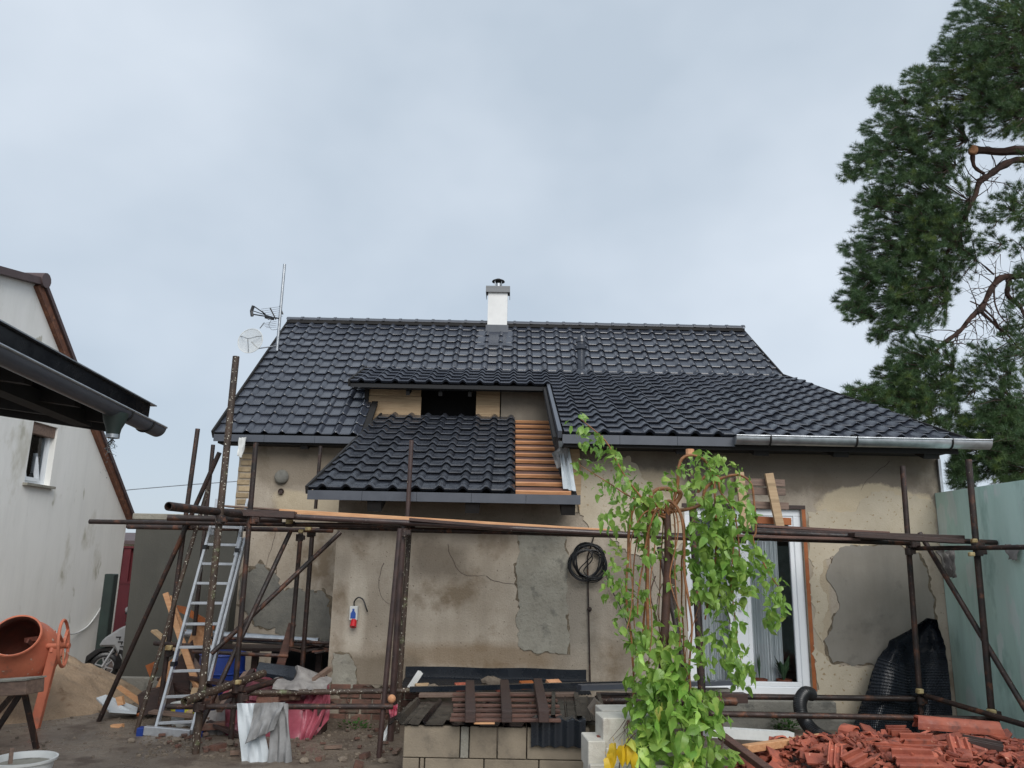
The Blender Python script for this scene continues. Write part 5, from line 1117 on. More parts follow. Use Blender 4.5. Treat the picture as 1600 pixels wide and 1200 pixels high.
for (px, py, nm, mt_, lb, ct_) in B_:
    p = at(px, py, 9.3); 
    if nm == 'stone': bb = B().sphere(p, .10 if px == 768 else .05, (1.2, .8, .6), 12, 8, .4)
    else: a = Matrix.Rotation(.4, 3, 'Z') @ Matrix.Rotation(.3, 3, 'X'); bb = B().obox(p, a.col[0], a.col[1], a.col[2], .16, .09, .06)
    solo(bb, nm, mt_, lb, ct_)
# aerated blocks
def ablock(px, py, Y, w_, h_, d_, rz, label):
    p = at(px, py, Y); a = Matrix.Rotation(rz, 3, 'Z'); b = B().obox(p+a @ Vector((w_/2, d_/2, -h_/2)), a.col[0], a.col[1], a.col[2], w_, d_, h_)
    return solo(b, 'aerated_block', 'blockw', label, 'building block', 'white aerated blocks', bevel=.006)
rz = -.35
ablock(942, 1122, 6.1, .50, .235, .25, .12, 'white aerated block on top of the stack nearest the tree')
ablock(941, 1110, 6.5, .50, .12, .25, .12, 'white aerated block tilted behind the top one of the stack')
ablock(919, 1158, 6.05, .132, .20, .3, .08, 'narrow white aerated block at the left of the stack')
ablock(947, 1169, 6.05, .50, .25, .3, .05, 'wide white aerated block in the second layer beside the tree trunk')
ablock(922, 1195, 6.0, .6, .25, .35, .05, 'lowest visible white aerated block at the bottom edge')
ablock(922, 1250, 6.0, .6, .3, .35, .05, 'base block of the white stack under the others')
solo(B().obox(at(938, 1152, 6.2), U, Vector((0, 1, 0)), Vector((0, 0, 1)), .05, .05, .02), 'tile_fragment', 'terra', 'tiny red crumb of tile between the white blocks', 'tile fragment')
solo(B().obox(at(934, 1108, 6.9), Vector((.8, 0, -.6)), Vector((0, 1, 0)), Vector((.6, 0, .8)), .12, .2, .10), 'stone', 'stone', 'grey concrete lump beside the white blocks and black sheet', 'stone')

# ================================================================== right: membrane roll, hose, rags, pallet at window
mr = thing('membrane_roll', 'tall folded sheet of black dimpled membrane leaning against the corner', 'membrane', at(1400, 1150, 9.7))
Lp = [(1450, 966), (1424, 984), (1392, 1001), (1386, 1014), (1373, 1028), (1356, 1078), (1342, 1115), (1328, 1150)]
Mp = [(1452, 966), (1440, 985), (1430, 1005), (1425, 1020), (1422, 1045), (1420, 1085), (1418, 1120), (1415, 1150)]
Rp = [(1464, 968), (1468, 982), (1474, 1000), (1478, 1015), (1482, 1045), (1486, 1085), (1488, 1120), (1490, 1150)]
def sampl(P_, t):
    t *= len(P_)-1; i = min(int(t), len(P_)-2); f_ = t-i; return (P_[i][0]+(P_[i+1][0]-P_[i][0])*f_, P_[i][1]+(P_[i+1][1]-P_[i][1])*f_)
b = B(); NU, NV = 110, 130
vs = []
for j in range(NV+1):
    l, m1, r_ = sampl(Lp, j/NV), sampl(Mp, j/NV), sampl(Rp, j/NV)
    for i in range(NU+1):
        u = i/NU; q_ = (l[0]+(m1[0]-l[0])*u*2, l[1]+(m1[1]-l[1])*u*2) if u < .5 else (m1[0]+(r_[0]-m1[0])*(u*2-1), m1[1]+(r_[1]-m1[1])*(u*2-1))
        lean = .35*j/NV; Y = 9.88-lean-.13*math.sin(min(1, u*2)*math.pi)*(j/NV+.25)+(.06*math.sin((u-.5)*2*math.pi)-.10*(u-.5)*2 if u > .5 else 0)+.035*noise.noise(Vector((u*5, j/NV*4, 2)))
        d = .012 if (i+j//2*1) % 2 and j % 2 else 0; vs.append(at(q_[0]+2.0*noise.noise(Vector((j*.09, 3 if u > .5 else 7, 0))), q_[1], Y-d))
w = NU+1; fs = [[j*w+i, j*w+i+1, (j+1)*w+i+1, (j+1)*w+i] for j in range(NV) for i in range(NU)]
b.add(vs, fs); b.add([v+Vector((0, .03, 0)) for v in vs], [f[::-1] for f in fs]); b.build('dimpled_sheet', 'membrane', mr)
pts = smoothpts([at(1268, 1085, 9.3), at(1258, 1083, 9.2), at(1250, 1096, 9.1), at(1252, 1115, 9.0), at(1262, 1133, 8.9), at(1278, 1148, 8.7), at(1298, 1158, 8.5)], 14)
b = B().tube(pts, [.068+(.006 if k % 2 else 0) for k in range(len(pts))], 14); solo(b, 'drain_hose', 'rubber', 'black corrugated drain hose curling over the low rails under the door', 'hose', smooth=True)
b = cloth_grid([at(1462, 861, 9.3), at(1490, 862, 9.3)], [at(1478, 900, 9.3), at(1492, 903, 9.3)], 14, 14, .09, seed=3); solo(b, 'grey_cloth', 'cloth', 'grey crumpled cloth hung in the corner under the right ledger', 'cloth', smooth=True)
b = cloth_grid([atx(1566, 852, 5.47), atx(1592, 852, 5.47)], [atx(1574, 872, 5.44), atx(1588, 876, 5.44)], 8, 8, .05, seed=5); solo(b, 'wall_rag', 'cloth', 'small pale rag stuck on the mint green wall', 'rag', smooth=True)
wp_ = thing('window_pallet', 'tan pallet frame leaning upright on the scaffold over the door', 'pallet', at(1200, 825, 9.3))
for (y, p0, p1, mt_) in ((752, 1138, 1226, 'wood_old'), (766, 1140, 1227, 'wood_old'), (788, 1160, 1232, 'wood_old'), (812, 1178, 1236, 'wood_orange')):
    B().beam(at(p0, y, 9.35), at(p1, y+3, 9.35), .03, .085, Vector((0, 0, 1))).build('slat', mt_, wp_, bevel=.003)
for (xa, ya_, xb, yb) in ((1201, 740, 1219, 826), (1155, 738, 1166, 826)): B().beam(at(xa, ya_, 9.28), at(xb, yb, 9.2), .10, .05, Vector((0, 1, 0))).build('stringer', 'wood_tan', wp_, bevel=.003)

# timber by the rubble
solo(B().beam(at(1103, 1143, 8.0), at(1236, 1151, 8.3), .1, .09), 'white_profile', 'whitep', 'long white plastic profile lying behind the mulberry trunk', 'profile')
solo(B().beam(at(1164, 1170, 6.9), at(1286, 1152, 7.5), .07, .06), 'timber', 'wood_new', 'pale fresh timber lying along the back edge of the tile heap', 'timber', bevel=.004)
solo(B().beam(at(1128, 1150, 7.2), at(1215, 1215, 6.2), .08, .05), 'timber', 'wood_red', 'dark brown timber crossing the left end of the tile heap', 'timber', bevel=.004)

# ================================================================== heap of broken tiles
random.seed(21)
hp = thing('tile_rubble', 'heap of broken terracotta roof tiles at the lower right', 'rubble heap', (3, 7, 0))
crest = lambda x: .40+.10*math.exp(-((x-3.6)/1.0)**2)+.03*math.sin(x*3)
def hz(x, y):
    z = crest(x)
    if y > 7.25: z -= (y-7.25)*.9
    if y < 6.4: z -= (6.4-y)*.25
    if x < 2.7: z -= (2.7-x)**1.4*.34
    if x > 4.3: z -= (x-4.3)*.16
    return z
b = B(); vs = []; nx, ny = 90, 50
for j in range(ny+1):
    for i in range(nx+1):
        x = 1.2+4.2*i/nx; y = 5.4+2.8*j/ny; vs.append(Vector((x, y, max(-.05, hz(x, y)-.05+.05*noise.noise(Vector((x*5, y*5, 2)))))))
w = nx+1; b.add(vs, [[j*w+i, j*w+i+1, (j+1)*w+i+1, (j+1)*w+i] for j in range(ny) for i in range(nx)]); b.build('heap_core', 'terra_dark', hp)
def shard(s, kind):
    if kind == 0:   # flat shard with irregular outline
        n = random.randint(4, 6); a0 = random.uniform(0, 6); pts = [Vector((math.cos(a0+6.283*k/n)*s*random.uniform(.55, 1.1), math.sin(a0+6.283*k/n)*s*.65*random.uniform(.6, 1.1), 0)) for k in range(n)]
        return B().prism(pts, (0, 0, .016))
    b = B(); n = 5; L_ = s*random.uniform(.8, 1.3); W_ = s*random.uniform(.4, .6); sk = random.uniform(-.3, .3)*s   # ribbed or curved piece
    prof = [(-1, 0), (-.75, .35), (-.45, .35), (-.3, 0), (.3, 0), (.45, .3), (.75, .3), (1, 0)] if kind == 1 else [(math.cos(math.pi*k/6), math.sin(math.pi*k/6)*.7) for k in range(6, -1, -1)]
    hh = .04 if kind == 1 else .06
    top = [Vector((-L_/2-sk*p[0], p[0]*W_, p[1]*hh)) for p in prof]; bot = [Vector((L_/2+sk*p[0]*.6, p[0]*W_, p[1]*hh)) for p in prof]; m_ = len(prof)
    b.add(top+bot+[v-Vector((0, 0, .014)) for v in top+bot], [[k, k+1, m_+k+1, m_+k] for k in range(m_-1)]+[[2*m_+k+1, 2*m_+k, 3*m_+k, 3*m_+k+1] for k in range(m_-1)]+[[k+1, k, 2*m_+k, 2*m_+k+1] for k in range(m_-1)]+[[m_+k, m_+k+1, 3*m_+k+1, 3*m_+k] for k in range(m_-1)]+[[0, m_, 3*m_, 2*m_], [m_-1, 3*m_-1, 4*m_-1, 2*m_-1]])
    return b
def rmat(x, y, z, tilt=.5):
    return Matrix.Translation((x, y, z)) @ Matrix.Rotation(random.uniform(-1.6, 1.6), 4, 'Z') @ Matrix.Rotation(random.uniform(-tilt, tilt), 4, 'X') @ Matrix.Rotation(random.uniform(-tilt, tilt), 4, 'Y')
protos = [shard(random.uniform(.06, .15), random.choice((0, 0, 1, 1, 1, 2))).mesh('tile_shard', M['terra']) for _ in range(40)]
for k in range(286):
    x = random.uniform(1.75, 5.3); y = random.uniform(6.2, 7.45); me = random.choice(protos)
    inst('tile_shard', me, rmat(x, y, hz(x, y)+random.uniform(.0, .05), .5), hp)
pd = shard(.1, 1).mesh('tile_shard', M['terra_dark'])
for k in range(14):
    x = random.uniform(4.2, 5.2); y = random.uniform(6.4, 7.3); inst('tile_shard', pd, rmat(x, y, hz(x, y)+.03, .4), hp)
b = B()
for k in range(2600):
    x = random.uniform(1.4, 5.45); y = random.uniform(6.0, 7.7); s_ = shard(random.uniform(.02, .06), 0 if random.random() < .8 else 1); mw = rmat(x, y, hz(x, y)+random.uniform(-.02, .02), .7); b.add([mw @ v for v in s_.v], s_.f)
b.build('small_shards', 'terra', hp, kind='stuff')
random.seed(31)
def big(px, py, Y, L_, W_, rz_, tx, ty, label, kind=1, mat='terra'):
    if kind == 1: L_ *= .78; W_ *= .8
    p = at(px, py, Y)+Vector((0, -.06, .05)); b = B(); n = 2
    if kind == 1: prof = [(-1, 0), (-.9, .03), (-.7, .03), (-.6, 0), (-.2, 0), (-.1, .025), (.1, .025), (.2, 0), (.6, 0), (.7, .03), (.9, .03), (1, 0)]
    else: prof = [(math.cos(math.pi*k/8), math.sin(math.pi*k/8)*.09) for k in range(8, -1, -1)]
    vs = []
    for xx, sq in ((-.5, 1), (0, 1), (.5, .95)): vs += [Vector((xx*L_+random.uniform(-.015, .015), q_[0]*W_/2*sq, q_[1])) for q_ in prof]
    m_ = len(prof); vs2 = [v-Vector((0, 0, .016)) for v in vs]; n = len(vs); fs = []
    for j in range(2):
        for i in range(m_-1): f = [j*m_+i, j*m_+i+1, (j+1)*m_+i+1, (j+1)*m_+i]; fs.append(f); fs.append([k+n for k in f][::-1])
    ring = list(range(m_))+[m_*2-1]+list(range(3*m_-1, 2*m_-1, -1))+[m_]
    fs += [[ring[k], ring[(k+1) % len(ring)], ring[(k+1) % len(ring)]+n, ring[k]+n] for k in range(len(ring))]
    mw = Matrix.Translation(p) @ Matrix.Rotation(rz_, 4, 'Z') @ Matrix.Rotation(tx, 4, 'X') @ Matrix.Rotation(ty, 4, 'Y')
    b.add([mw @ v for v in vs+vs2], fs); return solo(b, 'roof_tile', mat, label, 'roof tile', 'large tiles on the rubble heap')
big(1492, 1147, 7.2, .70, .12, -.05, 0, .05, 'long ridge tile lying on the crest of the heap by the mint wall', 2)
big(1432, 1168, 6.75, .36, .22, .05, .45, .0, 'flat ribbed tile in the middle of the heap facing up', 1)
big(1494, 1178, 6.6, .26, .20, 1.45, .2, -.7, 'upright ribbed tile with rounded corner on the right of the heap', 1)
big(1408, 1180, 6.6, .52, .10, -.12, .3, .03, 'long narrow broken tile lying level across the heap', 1)
big(1425, 1196, 6.3, .40, .26, .0, .5, .0, 'grooved tile at the bottom edge of the heap', 1)
big(1300, 1190, 6.4, .30, .14, 1.2, .2, -.5, 'ribbed tile standing on edge left of the heap middle', 1)
big(1335, 1196, 6.3, .24, .2, .5, .4, -.3, 'square broken tile piece near the lower left of the heap', 1)
big(1398, 1150, 7.1, .24, .13, .1, .3, 0, 'short tile on the top left of the crest', 1)
big(1475, 1163, 7.0, .30, .13, 2.4, .5, .3, 'slanting tile under the long ridge tile', 1)
big(1530, 1170, 6.8, .34, .12, -.5, .3, .1, 'sooty dark tile strip on the right of the heap', 1, 'terra_dark')

# ================================================================== PINE
import numpy as np
rng = np.random.default_rng(5)
pine = thing('pine_tree', 'tall pine with dense needles reaching in from the right', 'pine tree', (11.6, 14.5, 0))
tk = [Vector((11.6, 14.5, -.1)), Vector((11.5, 14.5, 4)), Vector((11.3, 14.4, 9)), Vector((11.0, 14.3, 14)), Vector((10.9, 14.2, 18))]
B().tube(smoothpts(tk, 6), [.34-.012*k for k in range(25)], 16).build('trunk', 'bark', pine, smooth=True)
PYD = 13.6
def limb(pts, w0, w1, Y=PYD, n=8, Ys=None, mat='bark'):
    P_ = [q_+Vector((noise.noise(q_*2.5)*.05, 0, noise.noise(q_*2.5+Vector((5, 5, 5)))*.05)) for q_ in smoothpts([at(px, py, (Ys[i] if Ys else Y)) for i, (px, py) in enumerate(pts)], 6)]
    k = len(P_); b = B().tube(P_, [rad(w0+(w1-w0)*i/(k-1), Y)*(1+.22*random.uniform(-1, 1)) for i in range(k)], n); b.build('limb', mat, pine, smooth=True); return P_
limb([(1850, 250), (1700, 238), (1600, 236), (1521, 236)], 20, 15)
p = at(1520, 236, PYD); B().lathe([(0, .05), (.078, .05), (.088, .0), (.086, -.08)], p+Vector((-.03, -.06, -.01)), Vector((-.55, -1, -.1)), 18).build('cut_face', 'cut', pine)
LS = [limb([(1820, 300), (1700, 262), (1600, 250), (1560, 262), (1530, 284), (1519, 315), (1505, 350), (1480, 400), (1472, 450)], 17, 3),
limb([(1820, 420), (1700, 425), (1600, 430), (1560, 438), (1535, 478), (1512, 502), (1478, 535), (1462, 560)], 15, 4),
limb([(1575, 438), (1573, 460), (1592, 480), (1605, 500)], 9, 5), limb([(1555, 430), (1531, 410)], 4, 1.5), limb([(1533, 478), (1514, 470)], 4, 1.5), limb([(1534, 486), (1560, 512), (1575, 525), (1610, 560)], 5, 2),
limb([(1535, 480), (1556, 500), (1568, 530)], 4, 2), limb([(1553, 448), (1562, 490), (1590, 520)], 3, 1.5), limb([(1519, 235), (1522, 258), (1537, 270)], 8, 5)]
blobs = [(1590, 130, 40, 50, 5), (1590, 180, 30, 30, 2), (1600, 330, 20, 50, 1.6), (1605, 250, 20, 20, .6), (1400, 360, 70, 60, 6), (1470, 380, 50, 60, 6), (1440, 440, 60, 50, 6), (1480, 310, 50, 40, 4), (1420, 300, 60, 36, 4), (1462, 255, 45, 30, 4), (1370, 440, 50, 40, 3), (1550, 60, 80, 60, 8), (1440, 600, 50, 50, 4), (1400, 620, 60, 26, 3), (1540, 620, 60, 60, 4), (1590, 500, 26, 60, 2), # px, py, rx, ry, weight  (needle masses)
(1560, 30, 75, 55, 12), (1510, 95, 60, 40, 8), (1570, 110, 60, 60, 10), (1450, 130, 45, 28, 4), (1500, 150, 70, 40, 8), (1395, 158, 36, 16, 2.2), (1380, 150, 26, 14, 1),
(1440, 190, 60, 40, 6), (1390, 205, 45, 28, 3.5), (1560, 175, 60, 40, 7), (1470, 215, 60, 32, 5), (1355, 240, 34, 18, 2), (1345, 262, 32, 16, 1.7), (1400, 235, 50, 26, 3.5), (1400, 275, 50, 22, 3), (1325, 275, 16, 10, .7),
(1450, 265, 45, 22, 2.6), (1360, 320, 26, 28, 2), (1400, 330, 50, 34, 4), (1450, 345, 48, 46, 5.5), (1380, 390, 45, 35, 4), (1430, 410, 50, 45, 5.5), (1490, 350, 34, 36, 1.6), (1500, 400, 36, 40, 2.5),
(1330, 388, 22, 14, .8), (1345, 430, 30, 28, 2.4), (1330, 470, 28, 18, 2), (1375, 465, 46, 40, 4.5), (1420, 480, 40, 40, 4), (1345, 492, 28, 16, 1.3), (1370, 525, 18, 12, .8), (1460, 470, 28, 50, 2.5), (1400, 510, 30, 24, 2),
(1430, 560, 44, 36, 4), (1470, 570, 30, 40, 2.6), (1400, 590, 38, 26, 3), (1345, 612, 30, 14, 1.5), (1380, 630, 40, 22, 3.4), (1420, 620, 40, 36, 4.5), (1440, 655, 26, 14, 1), (1470, 630, 30, 36, 2.6), (1490, 655, 20, 22, 1.2), (1505, 600, 30, 30, 1.6),
(1560, 330, 34, 26, 1.2), (1590, 320, 30, 40, 2), (1545, 380, 28, 20, .8), (1590, 205, 24, 16, .7), (1600, 440, 20, 30, 1.5), (1590, 540, 34, 40, 2.4), (1555, 580, 34, 40, 2), (1530, 560, 26, 30, 1), (1600, 620, 40, 40, 3), (1560, 640, 36, 30, 2.2), (1535, 660, 34, 24, 2),
(1540, 690, 60, 50, 5), (1585, 655, 40, 30, 3), (1505, 745, 26, 24, 2.4), (1580, 730, 40, 40, 4), (1580, 690, 50, 40, 5), (1530, 715, 40, 36, 4.4), (1500, 730, 20, 22, 1.6), (1600, 735, 40, 30, 4), (1510, 690, 22, 16, 1), (1545, 345, 18, 14, .4), (1580, 385, 26, 16, .6)]
centres = []; twigs = B()
def bare(px, py, ang, ln, w_):
    pts = [(px, py)]; a = ang
    for k in range(4): a += random.uniform(-.55, .55); pts.append((pts[-1][0]+math.cos(a)*ln/4, pts[-1][1]+math.sin(a)*ln/4))
    twigs.tube([at(x, y, PYD+random.uniform(-.1, .1)) for x, y in pts], [rad(w_*(1-.2*k), PYD) for k in range(5)], 5, False); return pts
for (px, py) in [(1600, 430), (1575, 436), (1553, 445), (1540, 470), (1530, 486), (1512, 502), (1495, 520), (1478, 535), (1560, 262), (1530, 284), (1519, 315), (1508, 345), (1490, 380), (1478, 420), (1590, 482), (1560, 512), (1575, 525)]:
    for k in range(4):
        q_ = bare(px+random.uniform(-6, 6), py+random.uniform(-4, 4), random.uniform(0, 6.28), random.uniform(30, 75), 2.2)
        for z_ in q_[2:]: bare(z_[0], z_[1], random.uniform(0, 6.28), random.uniform(14, 30), 1.2)
for (px, py, rx, ry, w_) in blobs:
    n = int(w_*38)
    base = at(px+rx*.7, py+ry*.1, PYD+rng.uniform(-.2, .2))
    for k in range(n):
        a = rng.uniform(0, 2*math.pi); r_ = math.sqrt(rng.uniform(0, 1)); ex = px+math.cos(a)*rx*r_; ey = py+math.sin(a)*ry*r_
        Y = PYD+rng.normal(0, .55); e = at(ex, ey, Y); centres.append((e, (e-base).normalized()))
        if k % 5 == 0:
            mid = base.lerp(e, .5)+Vector((0, 0, .06*rng.normal())); twigs.tube([base, mid, e], [.011, .007, .003], 4, False)
twigs.build('twigs', 'bark', pine, kind='stuff')
def tufts(cs, nn, ln, name, mat):
    m_ = len(cs); O = np.array([c[0][:] for c in cs]); D = np.array([c[1][:] for c in cs])
    O = np.repeat(O, nn, 0); D = np.repeat(D, nn, 0); N_ = len(O)
    rd = rng.normal(size=(N_, 3)); rd /= np.linalg.norm(rd, axis=1)[:, None]
    d = D*.55+rd*.9+np.array([0, 0, .28]); d /= np.linalg.norm(d, axis=1)[:, None]
    O = O+D*rng.uniform(-.09, .05, (N_, 1))
    L_ = ln*rng.uniform(.6, 1.15, (N_, 1)); s_ = np.cross(d, rng.normal(size=(N_, 3))); s_ /= np.linalg.norm(s_, axis=1)[:, None]; s_ *= .003
    V = np.stack([O-s_, O+s_, O+d*L_], 1).reshape(-1, 3); me = bpy.data.meshes.new(name)
    me.vertices.add(len(V)); me.vertices.foreach_set('co', (V-np.array(wloc(pine)[:])).astype(np.float32).ravel())
    me.loops.add(N_*3); me.loops.foreach_set('vertex_index', np.arange(N_*3, dtype=np.int32)); me.polygons.add(N_); me.polygons.foreach_set('loop_start', np.arange(0, N_*3, 3, dtype=np.int32))
    me.update(calc_edges=True); me.materials.append(M[mat]); o = bpy.data.objects.new(name, me); C.objects.link(o); o.parent = pine; o['kind'] = 'stuff'; return o
rng.shuffle(blobs)
cA = [c for i, c in enumerate(centres) if i % 3]; cB_ = [c for i, c in enumerate(centres) if i % 3 == 0]
tufts(cA, 84, .105, 'needle_foliage', 'needle'); tufts(cB_, 84, .105, 'needle_foliage', 'needle_g')

# ================================================================== WEEPING MULBERRY
random.seed(44)
tr = thing('weeping_mulberry', 'weeping mulberry tree with bright green leaves and hanging orange shoots', 'tree', (1.0, 6.2, 0))
TY = 6.2
def br(pts, w0, w1, mat='stem', Y=TY, dY=0):
    P_ = smoothpts([at(px, py, Y+dY*i/(len(pts)-1)) for i, (px, py) in enumerate(pts)], 6); k = len(P_)
    B().tube([q_+Vector((noise.noise(q_*3)*.03, noise.noise(q_*3+Vector((9, 0, 0)))*.03, 0)) for q_ in P_], [rad((w0+(w1-w0)*i/(k-1))*.72, Y)*(1+.15*noise.noise(q_*20)) for i, q_ in enumerate(P_)], 8).build('branch', mat, tr, smooth=True); return P_
trunk = smoothpts([Vector((at(1030, 1200, TY).x, TY, -.1)), at(1032, 1190, TY), at(1034, 1100, TY), at(1040, 960, TY), at(1044, 860, TY), at(1042, 800, TY)], 6)
B().tube(trunk, [.045-.0006*k for k in range(len(trunk))], 12).build('trunk', 'stem_dark', tr, smooth=True)
BR = [br([(1042, 800), (1064, 772), (1045, 764), (1025, 766), (1014, 784), (1012, 860), (1013, 940), (1012, 1010)], 11, 6),
br([(1042, 800), (1015, 785), (996, 782), (984, 803), (979, 862), (983, 958), (989, 1040), (986, 1110)], 9, 3.5),
br([(1042, 805), (1040, 785), (1052, 787), (1066, 815), (1073, 891), (1078, 980), (1080, 1079)], 9, 4, dY=-.2),
br([(1042, 800), (1060, 760), (1064, 717), (1088, 713), (1107, 731), (1117, 765), (1114, 891), (1102, 968)], 8, 3.5),
br([(1042, 800), (1090, 790), (1105, 760), (1141, 743), (1165, 746), (1178, 768), (1182, 828), (1178, 845), (1199, 891), (1218, 920)], 8, 2.5),
br([(1042, 810), (1020, 800), (991, 765), (952, 697), (909, 655)], 6, 2), br([(1010, 790), (975, 772), (952, 755), (904, 726)], 4, 1.5),
br([(1030, 795), (1022, 800), (1008, 850), (1002, 900), (996, 960)], 6, 3, dY=-.15), br([(1020, 790), (1012, 830), (1010, 900), (1006, 990)], 7, 4, dY=.1),
br([(1044, 800), (1058, 798), (1070, 830), (1064, 900), (1068, 980), (1072, 1080)], 5, 3, dY=.2), br([(1044, 802), (1052, 795), (1060, 830), (1050, 900), (1062, 960)], 4, 2, dY=-.2),
br([(1090, 770), (1100, 745), (1120, 742), (1128, 770), (1150, 800), (1155, 870)], 6, 3), br([(1025, 900), (1018, 930), (1030, 990), (1022, 1040)], 3, 1.5, 'stem_dark'), br([(1060, 890), (1035, 915), (1028, 960), (1045, 990)], 2.5, 1.2, 'stem_dark'),
br([(1100, 960), (1120, 930), (1138, 960), (1142, 990)], 2.5, 1.5, 'stem_dark'), br([(1080, 1070), (1070, 1020), (1088, 960), (1102, 930)], 2.5, 1.2), br([(1100, 1075), (1120, 1100), (1128, 1150), (1124, 1185)], 4, 3, 'stem_dark', dY=-.3),
br([(1148, 830), (1142, 900), (1150, 980), (1160, 1040)], 3, 1.5), br([(1040, 1010), (1050, 1060), (1048, 1120), (1060, 1180)], 4, 2)]
for k in range(8):
    x = 985+k*12+random.uniform(-4, 4); br([(1040+random.uniform(-6, 6), 806), (x+(1040-x)*.4, 800), (x, 850), (x+random.uniform(-6, 6), 920), (x+random.uniform(-8, 8), 1000+random.uniform(-30, 40))], 3.6, 2, dY=random.uniform(-.3, .3))
def leaf_bm(L_, W_, fold, droop, seed):
    out_ = [(0, 0), (.16, -.06), (.34, 0), (.46, .16), (.48, .32), (.42, .5), (.30, .68), (.14, .88), (0, 1.04)]
    b = B(); n = len(out_)
    mid = [(0, max(.02, y) if y > 0 else .02) for _, y in out_]
    def P_(x, y):
        z = -abs(x)*fold-droop*y*y+.09*math.sin(y*9+seed+(3 if x > 0 else 0))*abs(x)*1.8; return Vector((x*W_*(1+.04*math.sin(y*24)), y*L_, z*L_))
    m_ = [P_(0, max(0, y)) for _, y in out_]; r_ = [P_(x, y) for x, y in out_]; l = [P_(-x, y) for x, y in out_]
    b.v = m_+r_+l; b.f = []
    for i in range(n-1): b.f.append([i, n+i, n+i+1, i+1]); b.f.append([i, i+1, 2*n+i+1, 2*n+i])
    b.tube([Vector((0, -.35*L_, -.05*L_)), Vector((0, 0, 0)), Vector((0, .5*L_, -droop*.25*L_+.004))], [.0018, .0018, .0008], 4, False)
    return b
leafs = [leaf_bm(.105, .076, random.uniform(.1, .5), random.uniform(.1, .55), k) for k in range(8)]
lme = [b.mesh('leaf', M['leaf'], smooth=True) for b in leafs]
lme_y = [b.mesh('leaf', M['leaf_y2'], smooth=True) for b in leafs]
lbl = [(1060, 880, 26, 40, 7, .8), (1045, 950, 30, 40, 9, .85), (1075, 1000, 24, 30, 8, .9), (1085, 850, 18, 40, 8, .8), (1010, 900, 20, 40, 6, .75), (905, 660, 18, 16, 8, .7), (925, 690, 26, 18, 14, .75), (950, 715, 24, 20, 14, .8), (915, 728, 20, 14, 8, .7), (975, 745, 26, 20, 14, .85), (990, 775, 34, 22, 22, .95), (960, 810, 26, 22, 13, .9), (1005, 800, 30, 28, 20, 1.05), (1020, 845, 30, 34, 18, 1.0), (940, 760, 18, 16, 5, .7),
 (1035, 770, 34, 24, 14, .85), (1060, 745, 34, 20, 10, .7), (1100, 722, 38, 18, 24, .8), (1130, 735, 34, 16, 14, .75), (1155, 752, 24, 14, 8, .7), (1105, 765, 42, 30, 30, .95), (1120, 810, 44, 34, 46, 1.05), (1150, 800, 34, 34, 24, 1.0), (1110, 860, 36, 40, 44, 1.1), (1150, 865, 36, 36, 34, 1.05), (1125, 910, 38, 30, 38, 1.05), (1165, 905, 24, 24, 14, .9),
 (1095, 925, 22, 24, 12, .9), (1135, 945, 32, 22, 20, .95), (1150, 975, 14, 20, 6, .85), (1195, 880, 18, 14, 8, .85), (1205, 915, 22, 20, 12, .85), (1215, 950, 18, 24, 12, .9), (1205, 970, 14, 14, 6, .9), (1185, 870, 14, 14, 5, .8),
 (965, 890, 24, 22, 12, .75), (960, 920, 22, 18, 12, .75), (985, 935, 26, 20, 14, .85), (975, 970, 22, 24, 10, .85), (955, 855, 16, 12, 5, .7), (1000, 1000, 18, 18, 8, .9),
 (1125, 990, 26, 22, 14, .95), (1110, 1010, 26, 20, 12, .95), (1150, 1030, 26, 28, 22, 1.05), (1160, 1055, 20, 24, 12, 1.05), (1095, 1040, 20, 20, 6, .9),
 (1020, 1000, 34, 26, 20, 1.1), (1035, 1040, 44, 34, 34, 1.3), (1010, 1060, 34, 30, 22, 1.25), (1050, 1085, 48, 36, 38, 1.45), (1010, 1110, 34, 30, 22, 1.35), (1070, 1130, 48, 34, 32, 1.5), (1020, 1150, 38, 34, 26, 1.5), (1050, 1185, 58, 34, 32, 1.55), (1100, 1090, 28, 24, 14, 1.2), (1120, 1120, 22, 20, 8, 1.1), (1120, 1185, 34, 24, 16, 1.25), (1000, 1190, 24, 24, 10, 1.4), (1100, 1160, 30, 24, 8, 1.2)]
allL = []
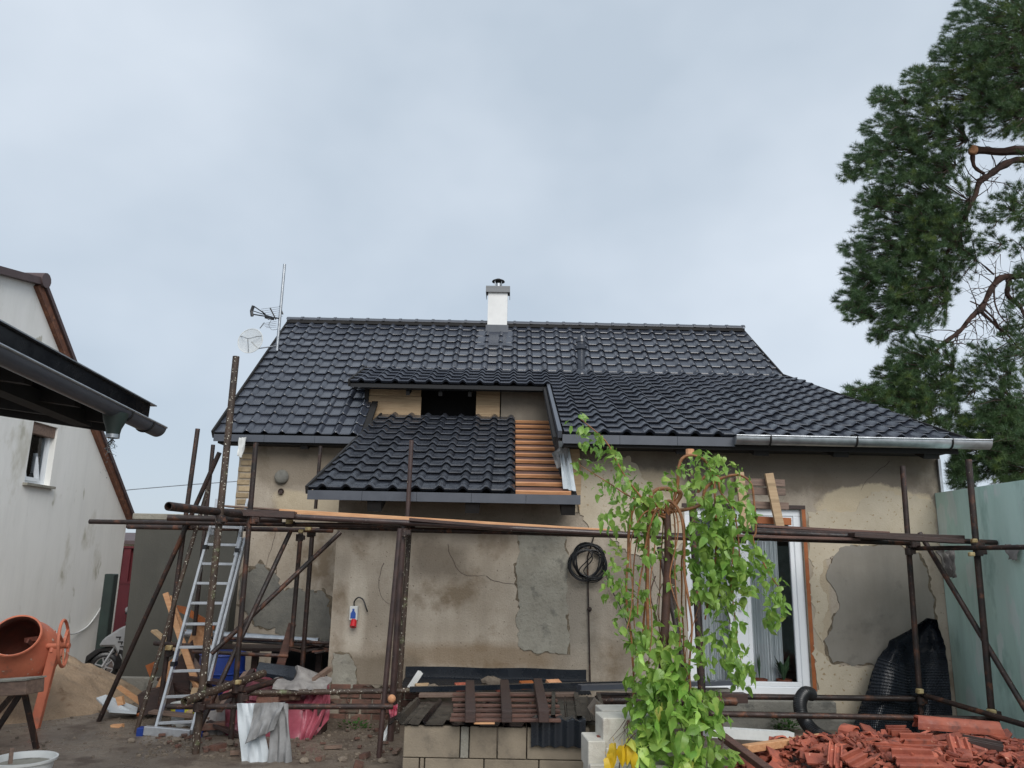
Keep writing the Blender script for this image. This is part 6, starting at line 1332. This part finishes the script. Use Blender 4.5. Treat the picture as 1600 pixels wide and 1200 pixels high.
for (px, py, rx, ry, n, sz) in lbl:
    sz = sz*(.78 if py < 990 else .76)
    for k in range(int(n*(2.2 if py < 990 else 1.9))):
        a = random.uniform(0, 6.283); r_ = math.sqrt(random.random()); x = px+math.cos(a)*rx*r_; y = py+math.sin(a)*ry*r_; Y = TY+random.gauss(0, .14)-(.2 if py > 1000 else 0); p = at(x, y, Y)
        yaw = random.uniform(-2.6, 2.6)+math.pi; pitch = random.uniform(-1.5, -.35) if random.random() < .75 else random.uniform(-.4, .5); roll = random.uniform(-1.0, 1.0)
        mw = Matrix.Translation(p) @ Matrix.Rotation(yaw, 4, 'Z') @ Matrix.Rotation(pitch, 4, 'X') @ Matrix.Rotation(roll, 4, 'Y') @ Matrix.Scale(sz*random.choice((random.uniform(.45, .8), random.uniform(.8, 1.2), random.uniform(.8, 1.2))), 4)
        allL.append((sz*random.uniform(.9, 1.1), random.randrange(8), mw))
allL.sort(key=lambda q_: -q_[0])
rest = B()
for i, (s_, k, mw) in enumerate(allL):
    if i < 300: inst('leaf', lme_y[k % 8] if i % 37 == 5 else lme[k], mw, tr)
    else: rest.add([mw @ v for v in leafs[k].v], leafs[k].f)
rest.build('foliage', 'leaf', tr, smooth=True, kind='stuff')
# yellow leaf plant by the blocks
t = thing('yellow_leaves', 'thin twig with drooping bright yellow leaves before the white blocks', 'plant', at(965, 1200, 5.9))
P_ = [at(993, 1145, 5.8), at(980, 1160, 5.8), at(970, 1185, 5.85), at(966, 1215, 5.9)]; B().tube(smoothpts(P_, 5), .004, 6).build('twig', 'stem_dark', t)
yl = leaf_bm(.13, .08, .5, .3, 3).mesh('leaf', M['leaf_y'], smooth=True)
for (px, py, rz_, pi_) in ((960, 1168, 3.6, -1.3), (957, 1180, 3.3, -1.4), (980, 1168, 2.7, -1.2), (972, 1172, 3.0, -1.35), (950, 1190, 3.9, -1.0), (985, 1180, 2.4, -1.5)):
    inst('leaf', yl, Matrix.Translation(at(px, py-6, 5.8)) @ Matrix.Rotation(rz_, 4, 'Z') @ Matrix.Rotation(pi_, 4, 'X'), t)
tb_ = B()
for k in range(7):
    a_ = at(978+random.uniform(-6, 6), 1125, 5.8); tb_.tube([a_, a_+Vector((random.uniform(-.06, .03), 0, -.05)), a_+Vector((random.uniform(-.12, .05), 0, -.14))], [.003, .002, .001], 4)
solo(tb_, 'dry_twigs', 'stem_dark', 'bare dry twigs hanging in front of the top white block', 'twigs')
print('objects', len(bpy.data.objects), 'tris', sum(len(o.data.polygons) for o in bpy.data.objects if o.type == 'MESH'))
